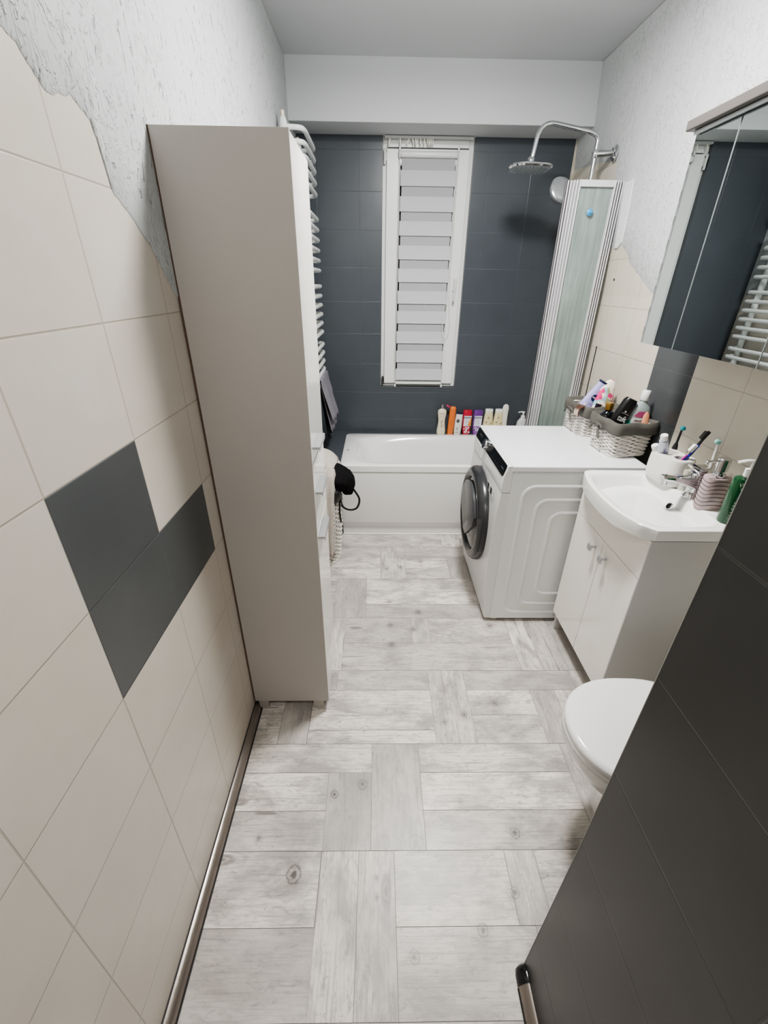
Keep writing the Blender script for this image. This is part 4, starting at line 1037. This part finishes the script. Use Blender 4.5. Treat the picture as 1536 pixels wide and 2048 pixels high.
# ------------------------------------------------------------------ storage baskets
def make_basket(loc, rotz, w, d, h, label, seed):
    """w along x (depth to the wall), d along y"""
    o = thing('wicker_basket', label, 'basket', loc, (0,0,rotz), group='wicker baskets on the washing machine')
    rnd = random.Random(seed); b = MB()
    rows = 17
    def path(z, off, n=112, rowi=0):
        k = .88+.12*z/h
        base = rrect(w*k, d*k, .018, 5); base = resample([(x,y) for x,y in base], n)
        out = []
        for j, (x, y) in enumerate(base):
            nn = Vector((x, y, 0)).normalized()
            wv = math.cos(j*PI/2*.5+rowi*PI)*off
            sag = -.006*math.cos(j/n*2*PI*2)*(1-z/h)
            out.append((x+nn.x*wv, y+nn.y*wv, z+.0012*math.sin(j*1.3+rowi)+ sag*.6+.004))
        return out
    for i in range(rows):
        z = .006+(h-.024)*i/(rows-1); b.tube(path(z, .0036, rowi=i % 2), (.0042+rnd.uniform(-.0005,.0005)), 6, closed=True)
    b.build('woven_wall', m_wk, o, smooth=60)
    b = MB()
    for z, r in ((0.004,.006),): b.tube(path(z, 0), r, 8, closed=True)
    b.loft([[(x*.98,y*.98,.004) for x,y in rrect(w*.9,d*.9,.026,5)], [(x*.98,y*.98,.010) for x,y in rrect(w*.9,d*.9,.026,5)]])
    b.build('base', m_wk, o, smooth=60)
    m_l = mat('charcoal_cotton','56544f',.9,var=.12,vscale=40,bump=.35,bscale=90)
    def ring(off, z, wob, ph):
        base = resample(rrect(w+2*off, d+2*off, max(.004, .016+off), 5), 96); out = []
        for j, (x, y) in enumerate(base):
            nn = Vector((x, y, 0)).normalized(); q = wob*(math.sin(j*.83+ph)+math.sin(j*.31+ph*2))
            out.append((x+nn.x*q, y+nn.y*q, z+.0022*math.sin(j*.42+ph)))
        return out
    b = MB(); b.loft([ring(.0125,h-.046,.0012,seed), ring(.0135,h-.040,.0012,seed), ring(.0145,h-.015,.001,seed+1), ring(.0125,h+.001,.001,seed+2), ring(.008,h+.007,.0008,seed), ring(.002,h+.002,.0008,seed+1), ring(-.006,h-.04,.001,seed), ring(-.016,h*.35,.001,seed), ring(-.020,.016,.001,seed), ring(-.060,.014,.0,seed)], cap0=False, cap1=True)
    b.build('fabric_liner', m_l, o, smooth=60, solid=.002)
    # ribbon bow on the -x face
    bw = MB(); fx = -w/2-.020
    bw.tube(smoothpath([(fx,0,h-.03),(fx-.008,.022,h-.022),(fx-.010,.045,h-.040),(fx-.006,.062,h-.058)], 5), .006, 8, flat=(.35,1))
    bw.tube(smoothpath([(fx,0,h-.03),(fx-.010,-.018,h-.022),(fx-.008,-.034,h-.036),(fx-.002,-.010,h-.035)], 5), .006, 8, flat=(.35,1))
    bw.tube(smoothpath([(fx,0,h-.03),(fx-.008,-.010,h-.055),(fx-.006,-.024,h-.085)], 5), .0055, 8, flat=(.35,1))
    bw.lathe([(.003,-.008),(.009,-.004),(.009,.004),(.003,.008)], 12, M=Matrix.Translation((fx-.004,0,h-.03)))
    bw.build('ribbon_bow', m_l, o, smooth=60)
    return o
B1 = (1.112,2.222,WTOP); B2 = (1.122,1.925,WTOP)
make_basket(B1, math.radians(3), .176, .215, .150, 'far white wicker basket with charcoal liner and pink pouch inside', 1)
make_basket(B2, math.radians(5), .182, .205, .155, 'near white wicker basket with charcoal liner holding mouthwash and hairspray', 2)

def bottle_thing(name, label, cat, loc, rot, secs, m, e=2.5, n=32):
    o = thing(name, label, cat, loc, rot)
    b = MB(); b.loft([sell(rx_, ry_, z, n, e) for rx_, ry_, z in secs]); bo = b.build('bottle', m, o, smooth=50)
    return o, bo
# lavender lotion
o, bo = bottle_thing('lotion_bottle', 'lavender body lotion bottle leaning in the far basket', 'bottle', (1.050,2.232,WTOP+.075), (math.radians(6),math.radians(26),0),
    [(.026,.016,0),(.034,.020,.01),(.036,.021,.06),(.034,.020,.11),(.028,.018,.155),(.026,.017,.185),(.028,.017,.196)], mat('lavender_plastic','b0a9dc',.25,var=.03))
b = MB(); b.loft([sell(.0275,.0172,.197,28,2.5), sell(.0285,.0178,.200,28,2.5), sell(.028,.0175,.206,28,2.5)]); b.build('cap', mat('navy_cap','252a48',.3), o, smooth=50)
b = MB(); b.lathe([(.017,0),(.017,.0012)], 28, M=Matrix.Translation((0,-.0213,.120)) @ Matrix.Rotation(PI/2,4,'X') ); lb = b.build('round_label', mat('navy_label','1d2250',.3), bo)
text('NIVEA', .0105, M_INKW, lb, (0,-.0232,.120), bold=.0003); text('Lotion', .013, mat('blue_ink','27357e',.4), bo, (0,-.0222,.060), shear=.3); text('BODY', .006, mat('blue_ink','27357e',.4), bo, (0,-.0222,.085))
# floral pouch
fl_t = NT('floral_print'); v = fl_t.obj()
vo = fl_t.node('TexVoronoi'); fl_t.link(v, vo.inputs['Vector']); vo.inputs['Scale'].default_value = 38
sep = fl_t.node('SeparateColor'); fl_t.link(vo.outputs['Color'], sep.inputs[0])
c_ = fl_t.mix(fl_t.math('GREATER_THAN', sep.outputs[0], .84), lin('ece6d8'), lin('d8327a'))
c_ = fl_t.mix(fl_t.math('GREATER_THAN', sep.outputs[1], .84), c_, lin('9cc7d2')); c_ = fl_t.mix(fl_t.math('GREATER_THAN', sep.outputs[2], .86), c_, lin('a4a37c'))
fl_t.set(color=c_, rough=.5)
o = thing('cosmetic_pouch', 'cream floral pouch with pink petals standing in the far basket', 'pouch', (1.125,2.185,WTOP+.018), (math.radians(-4),math.radians(8),math.radians(10)))
b = MB(); b.loft([sell(.046*k,.022*j,z,28,2.4,cx=c_x) for k,j,z,c_x in ((.8,.7,0,0),(1,1,.02,0),(1.05,1,.09,0),(1,.95,.15,.004),(.85,.8,.21,.008),(.55,.6,.245,.012),(.2,.3,.256,.014))]); pb = b.build('pouch_body', fl_t.m, o, smooth=60)
b = MB(); b.tube([(.040,-.004,.03),(.052,-.003,.10),(.050,-.002,.17),(.038,-.002,.225),(.018,-.002,.258)], .006, 8); b.build('piping', mat('pink_piping','d9688f',.5), o, smooth=60)
b = MB(); b.loft([sell(.016,.010,z,16,2.4) for z in (0,.12)]); o = b.build('comb_case', mat('dark_plum_plastic','2a1b2b',.35), smooth=50); o.location = (1.092,2.18,WTOP+.04); o.rotation_euler = (0,.25,0); tag(o, 'dark plum case between lotion and floral pouch', 'case')
# claw clip on the liner
o = thing('hair_claw', 'brown and cream hair claw clipped on the far basket rim', 'hair clip', (1.015,2.128,WTOP+.138), (0,math.radians(10),math.radians(10)))
m_cl = mat('tortoise_brown','5a4238',.25,var=.4,vscale=90)
b = MB()
for k in range(5):
    y = -.018+.009*k; b.tube(smoothpath([(-.006,y,.018),(-.022,y,.010),(-.026,y,-.012),(-.018,y,-.034)], 5), [.0028]*15+[.0016], 6)
b.tube([(-.010,-.022,.017),(-.010,.022,.017)], .006, 8); b.build('claw', m_cl, o, smooth=60)
b = MB()
for k in range(4):
    y = -.0135+.009*k; b.tube(smoothpath([(-.020,y,.006),(-.028,y,-.010),(-.022,y,-.030)], 5), .0022, 6)
b.tube(smoothpath([(-.006,-.01,.024),(.006,-.004,.032),(.012,.008,.024)], 5), .004, 8); b.build('cream_teeth', mat('cream_acetate','e0d2c0',.25), o, smooth=60)
# dark bottle with gold cap
o, bo = bottle_thing('perfume_bottle', 'black round bottle with gold cap in the near basket', 'bottle', (1.082,1.985,WTOP+.06), (0,math.radians(-4),0), [(.030,.024,0),(.038,.028,.02),(.042,.030,.06),(.038,.028,.09),(.02,.018,.11),(.012,.012,.116)], M_BLACK)
b = MB(); b.lathe([(.013,.116),(.018,.119),(.0185,.145),(.016,.150)], 10, M=Matrix.Translation((0,0,0))); b.build('cap', mat('gold_cap','b08b4a',.22,.9), o, smooth=30)
# hairspray
o, bo = bottle_thing('hairspray_can', 'black hairspray leaning in the near basket', 'can', (1.060,1.920,WTOP+.080), (math.radians(4),math.radians(21),0), [(.026,.020,0),(.029,.022,.006),(.029,.022,.095),(.030,.022,.10),(.031,.022,.165),(.024,.018,.178)], mat('black_satin_can','151516',.3,var=.1), e=2.6)
text('taft', .036, M_INKW, bo, (.001,-.0228,.088), bold=.0005, sx=.85); text('POWER', .007, mat('grey_ink','9a8f8f',.5), bo, (0,-.0228,.062))
b = MB(); b.box((-.018,-.0232,.112),(.018,-.0228,.1132)); b.lathe([(.004,0),(.004,.0006)], 12, M=Matrix.Translation((-.004,-.0228,.121)) @ Matrix.Rotation(PI/2,4,'X')); b.build('printed_mark', M_INKW, bo)
# mouthwash
o, bo = bottle_thing('mouthwash_bottle', 'green mouthwash bottle with white cap in the near basket', 'bottle', (1.168,1.915,WTOP+.042), (0,math.radians(4),0), [(.038,.024,0),(.046,.028,.01),(.046,.028,.105)], mat('green_liquid','1f9c84',.12,var=.05,spec=.7))
b = MB(); b.loft([sell(a_,b_,z,32,2.4) for a_,b_,z in ((.046,.028,.1052),(.045,.027,.150),(.034,.022,.172),(.016,.016,.188),(.014,.014,.196))]); b.build('clear_shoulder', mat('clear_plastic','9aa6a4',.12,spec=.7), o, smooth=50)
b = MB(); b.lathe([(.018,.197),(.019,.199),(.0175,.236),(.015,.240)], 24); b.build('cap', M_WPLAST, o, smooth=40)
b = MB(); b.prism([(-.038,.128),(-.020,.152),(.022,.152),(.022,.125)], 0, .001, M=Matrix.Translation((0,-.0275,0)) @ Matrix.Rotation(PI/2,4,'X')); b.build('pink_label', mat('pink_label','b45a86',.4), o)
b = MB(); b.prism([(-.044,.100),(-.040,.122),(.026,.122),(.008,.100)], 0, .001, M=Matrix.Translation((0,-.0288,0)) @ Matrix.Rotation(PI/2,4,'X')); lb = b.build('white_label', M_INKW, o)
text('dentix', .017, M_INK, lb, (-.010,-.0304,.111), bold=.0003, shear=.2)
b = MB(); b.loft([sell(.016,.012,0,20,2.2), sell(.016,.011,.03,20,2.2), sell(.013,.006,.08,20,2.2), sell(.004,.002,.095,20,2.2)]); o = b.build('cream_tube', mat('peach_tube','dd9a78',.35), smooth=50); o.location = (1.186,1.862,WTOP+.105); o.rotation_euler = (0,math.radians(-4),0); tag(o, 'peach cream tube beside the mouthwash in the near basket', 'tube')

# ------------------------------------------------------------------ bottles on the bath ledge
LZ = .5145; LY = 3.235
def txt_f(s_, size, m, bo, z, ry_, **k): return text(s_, size, m, bo, k.pop('x', 0) and (k.pop('xx', 0), -ry_-.0006, z) or (0, -ry_-.0006, z), **k)
m_iv = mat('ivory_bottle','d8cfb9',.3,var=.02)
o, bo = bottle_thing('shampoo_bottle', 'ivory hourglass bottle with silver cap, leftmost on the bath ledge', 'bottle', (.488,LY,LZ), (0,0,0),
    [(.030,.020,0),(.034,.022,.006),(.034,.022,.030),(.026,.018,.085),(.026,.018,.115),(.033,.021,.165),(.031,.020,.186),(.018,.014,.196),(.012,.012,.199)], m_iv)
b = MB(); b.lathe([(.011,.199),(.012,.201),(.012,.232),(.010,.234)], 18); b.build('cap', M_STEEL, o, smooth=40)
m_gy = mat('grey_print','8e8573',.5)
text('BIOSILK', .010, m_gy, bo, (0,-.0222,.165)); text('silk therapy', .007, m_gy, bo, (0,-.0222,.143)); text('S', .075, m_gy, bo, (0,-.0225,.085), sx=.5); text('shampoo', .006, m_gy, bo, (0,-.0225,.03)); text('350 ml', .006, m_gy, bo, (0,-.0225,.016))
o, bo = bottle_thing('shower_gel_bottle', 'orange bottle with open pink flip cap on the bath ledge', 'bottle', (.558,LY,LZ), (0,math.radians(3),0),
    [(.022,.020,0),(.023,.021,.005),(.024,.021,.12),(.023,.020,.20),(.020,.018,.212),(.012,.012,.216)], mat('orange_bottle','d0733a',.25,var=.08), e=3)
b = MB(); b.loft([sell(.016,.010,z,18,2.4) for z in (0,.010)], M=Matrix.Translation((-.040,0,.212)) @ Matrix.Rotation(math.radians(28),4,'Y')); b.build('flip_cap', mat('pink_flip_cap','c23a63',.35), o, smooth=50)
o, bo = bottle_thing('shampoo_bottle', 'white bottle with dark cap beside the orange bottle', 'bottle', (.612,LY-.005,LZ), (0,math.radians(3),0),
    [(.024,.018,0),(.027,.020,.006),(.029,.021,.06),(.028,.020,.12),(.025,.018,.162)], mat('white_bottle','dcd9d2',.25))
b = MB(); b.loft([sell(.024,.017,.1625,26,2.5), sell(.021,.016,.168,26,2.5)]); b.build('cap', mat('navy_cap','252a48',.3), o, smooth=50)
b = MB(); b.lathe([(.0125,0),(.0125,.001)], 24, M=Matrix.Translation((-.008,-.0205,.112)) @ Matrix.Rotation(PI/2,4,'X')); lb = b.build('round_label', M_BLACKM, bo); text('NIVEA', .007, M_INKW, lb, (-.008,-.0220,.112))
text('C', .03, M_INK, bo, (-.006,-.0218,.05)); text('MEN', .012, M_INK, bo, (-.006,-.0218,.022))
def isana(x, cm, bm_, lab, c2):
    o, bo = bottle_thing('shower_gel_bottle', lab, 'bottle', (x,LY,LZ), (0,0,0), [(.026,.018,0),(.029,.020,.005),(.034,.022,.08),(.034,.022,.155)], bm_)
    b = MB(); b.loft([sell(.034,.022,.1555,30,2.6), sell(.034,.022,.184,30,2.6), sell(.031,.020,.189,30,2.6)]); b.build('cap', cm, o, smooth=50)
    b = MB(); b.box((-.028,-.0228,.072),(.028,-.0222,.150)); lb = b.build('label', mat('pale_label','d9dbe6',.4), bo)
    text('ISANA', .019, M_INK, lb, (-.002,-.0234,.137), bold=.0006); text('YOUNG', .010, c2, lb, (-.010,-.0234,.118)); text('Shower', .010, c2, lb, (-.006,-.0234,.106)); text('SPICE & LOVE', .007, c2, lb, (-.004,-.0234,.092)); text('300 ml', .006, M_INK, lb, (-.008,-.0234,.080))
    b = MB(); rnd = random.Random(int(x*100))
    for _ in range(9):
        cx_, cz_ = rnd.uniform(-.022,.022), rnd.uniform(.018,.062); r = rnd.uniform(.005,.009)
        b.lathe([(r,0),(r*.8,.0012)], 10, M=Matrix.Translation((cx_,-.0205,cz_)) @ Matrix.Rotation(PI/2,4,'X'))
    b.build('printed_fruit', c2 if rnd.random() < 0 else mat('pale_petals_%d' % int(x*100), 'e3c9d2' if c2 is m_red else 'c7b3dc', .4), bo)
    return o, bo
m_red = mat('red_plastic','b02a3c',.3); m_pur = mat('purple_plastic','6b3d86',.3)
o, bo = isana(.682, m_red, mat('red_bottle','b23a4a',.3,var=.15,vscale=40), 'red shower gel bottle with pale label on the bath ledge', m_red)
b = MB(); b.prism([(.004,.075),(.028,.075),(.028,.145),(.018,.12)], 0, .0008, M=Matrix.Translation((0,-.0232,0)) @ Matrix.Rotation(PI/2,4,'X')); b.build('orange_print', mat('orange_print','d98a45',.4), bo)
isana(.762, m_pur, mat('violet_bottle','8a5aa0',.3,var=.15,vscale=40), 'purple shower gel bottle half behind the washing machine', m_pur)
m_flr = mat('ochre_flower','a9924e',.5)
def floral(x, lab):
    o, bo = bottle_thing('lotion_bottle', lab, 'bottle', (x,LY,LZ), (0,0,0), [(.036,.022,0),(.040,.024,.006),(.040,.024,.06),(.033,.021,.14),(.028,.018,.178)], mat('cream_bottle','d9d0a8',.3,var=.04), e=2.8)
    b = MB(); b.loft([sell(.0285,.0185,.1785,26,2.8), sell(.029,.0185,.197,26,2.8), sell(.026,.017,.200,26,2.8)]); b.build('cap', M_WPLAST, o, smooth=50)
    b = MB(); rnd = random.Random(4)
    for (cx_, cz_, r) in ((-.005,.14,.010),(.018,.098,.009),(-.018,.105,.010),(.0,.075,.013),(-.022,.065,.009),(.014,.06,.010)):
        for k in range(5):
            a = 2*PI*k/5+cx_*90; b.prism([(cx_+r*.2*math.cos(a+1.57),cz_+r*.2*math.sin(a+1.57)),(cx_+r*math.cos(a),cz_+r*math.sin(a)),(cx_-r*.2*math.cos(a+1.57),cz_-r*.2*math.sin(a+1.57))], 0, .0008, M=Matrix.Translation((0,-.0245,0)) @ Matrix.Rotation(PI/2,4,'X'))
    b.build('flower_print', m_flr, bo)
    return o
floral(.843, 'cream flower-print bottle directly left of its twin on the bath ledge')
floral(.919, 'cream flower-print bottle between its twin and the plain white brush')
o = MB().loft([sell(a_,b_,z,24,2.3) for a_,b_,z in ((.014,.010,0),(.020,.012,.01),(.022,.012,.08),(.021,.012,.16),(.024,.013,.205),(.020,.011,.225),(.008,.005,.236))]).build('bath_brush', mat('ivory_brush','dedad0',.35), smooth=60)
o.location = (.968,LY,LZ); o.rotation_euler = (0,math.radians(-.5),0); tag(o, 'plain white rounded bath brush standing on the ledge', 'brush')
o, bo = bottle_thing('hand_soap_bottle', 'clear hand soap pump bottle at the right end of the bath ledge', 'bottle', (1.106,LY,LZ), (0,0,0), [(.034,.024,0),(.040,.027,.006),(.042,.028,.07),(.038,.026,.105),(.022,.018,.128),(.014,.014,.134)], mat('milky_clear_plastic','c6cbcc',.15,var=.03,spec=.7))
b = MB(); b.lathe([(.016,.134),(.016,.150),(.006,.152),(.006,.172),(.011,.174),(.010,.180)], 20); b.tube(fillet([(.008,0,.178),(-.016,0,.180),(-.040,0,.176)], .006), .0045, 8); b.build('pump', M_WPLAST, o, smooth=40)
text('soap', .012, m_gy, bo, (0,-.0285,.06))

# small things on the right wall
b = MB(); b.loft([[(rx(z)-.007,y0_,z),(rx(z)-.007,2.590,z),(rx(z)+.002,2.590,z),(rx(z)+.002,y0_,z)] for z, y0_ in ((1.715,2.560),(1.74,2.525),(1.85,2.512),(1.990,2.510))]); o = b.build('trim_4', mat('smeared_plaster_strip','d2d5d6',.6,var=.05,bump=.4,bscale=40), bevel=.002); o['kind'] = 'structure'
b = MB(); b.lathe([(.006,0),(.006,.002),(.003,.004)], 12, M=Matrix.Translation((rx(1.58)-.0005,2.545,1.575)) @ Matrix.Rotation(-PI/2,4,'Y')); o = b.build('wall_screw', M_DGREY, smooth=40); tag(o, 'tiny dark screw head in the cream tile by the screen', 'screw')
b = MB(); b.box((RB-.004,2.575,.9),(RB+.004,2.579,1.245)); o = b.build('trim_3', M_BLACKM); o['kind'] = 'structure'

# ------------------------------------------------------------------ ceiling lamp (above the frame, seen as highlights)
cl_ = thing('ceiling_lamp', 'round white ceiling lamp in the middle of the bathroom ceiling', 'lamp', (.37,1.66,ZC))
b = MB(); b.lathe([(.165,0),(.165,-.03),(.155,-.04)], 48, cap1=False); b.build('lamp_housing', M_WPLAST, cl_, smooth=40)
e = NT('lamp_diffuser'); e.b.inputs['Emission Color'].default_value = (1,.985,.96,1); e.b.inputs['Emission Strength'].default_value = 2.0; e.set(color=G(.9))
b = MB(); b.lathe([(.156,-.036),(.12,-.052),(.06,-.060),(.001,-.062)], 48, cap0=False); b.build('lamp_shade', e.m, cl_, smooth=60)
L = bpy.data.lights.new('ceiling_light', 'AREA'); L.shape = 'DISK'; L.size = .30; L.energy = 30; L.color = (1,.985,.955)
lo = bpy.data.objects.new('ceiling_light', L); C.objects.link(lo); lo.location = (.37,1.66,ZC-.066)
L3 = bpy.data.lights.new('lamp_glow', 'POINT'); L3.energy = 13; L3.shadow_soft_size = .10; L3.color = (1,.985,.955)
lo3 = bpy.data.objects.new('lamp_glow', L3); C.objects.link(lo3); lo3.location = (.37,1.66,ZC-.20)
# unseen fill light added behind the camera to lift the near side
L2 = bpy.data.lights.new('near_fill_light', 'AREA'); L2.shape = 'DISK'; L2.size = .3; L2.energy = 9.5; L2.color = (1,.97,.93)
lo2 = bpy.data.objects.new('near_fill_light', L2); C.objects.link(lo2); lo2.location = (-.04,-.35,ZC-.03)

w = bpy.data.worlds.new('night'); sc.world = w; w.use_nodes = True
w.node_tree.nodes['Background'].inputs[0].default_value = (.02,.03,.05,1); w.node_tree.nodes['Background'].inputs[1].default_value = .3
sc.view_settings.view_transform = 'AgX'
try: sc.view_settings.look = 'AgX - Medium High Contrast'
except Exception: pass
sc.view_settings.exposure = 0.80
sc.cycles.max_bounces = 10; sc.cycles.diffuse_bounces = 6; sc.cycles.caustics_reflective = False; sc.cycles.caustics_refractive = False
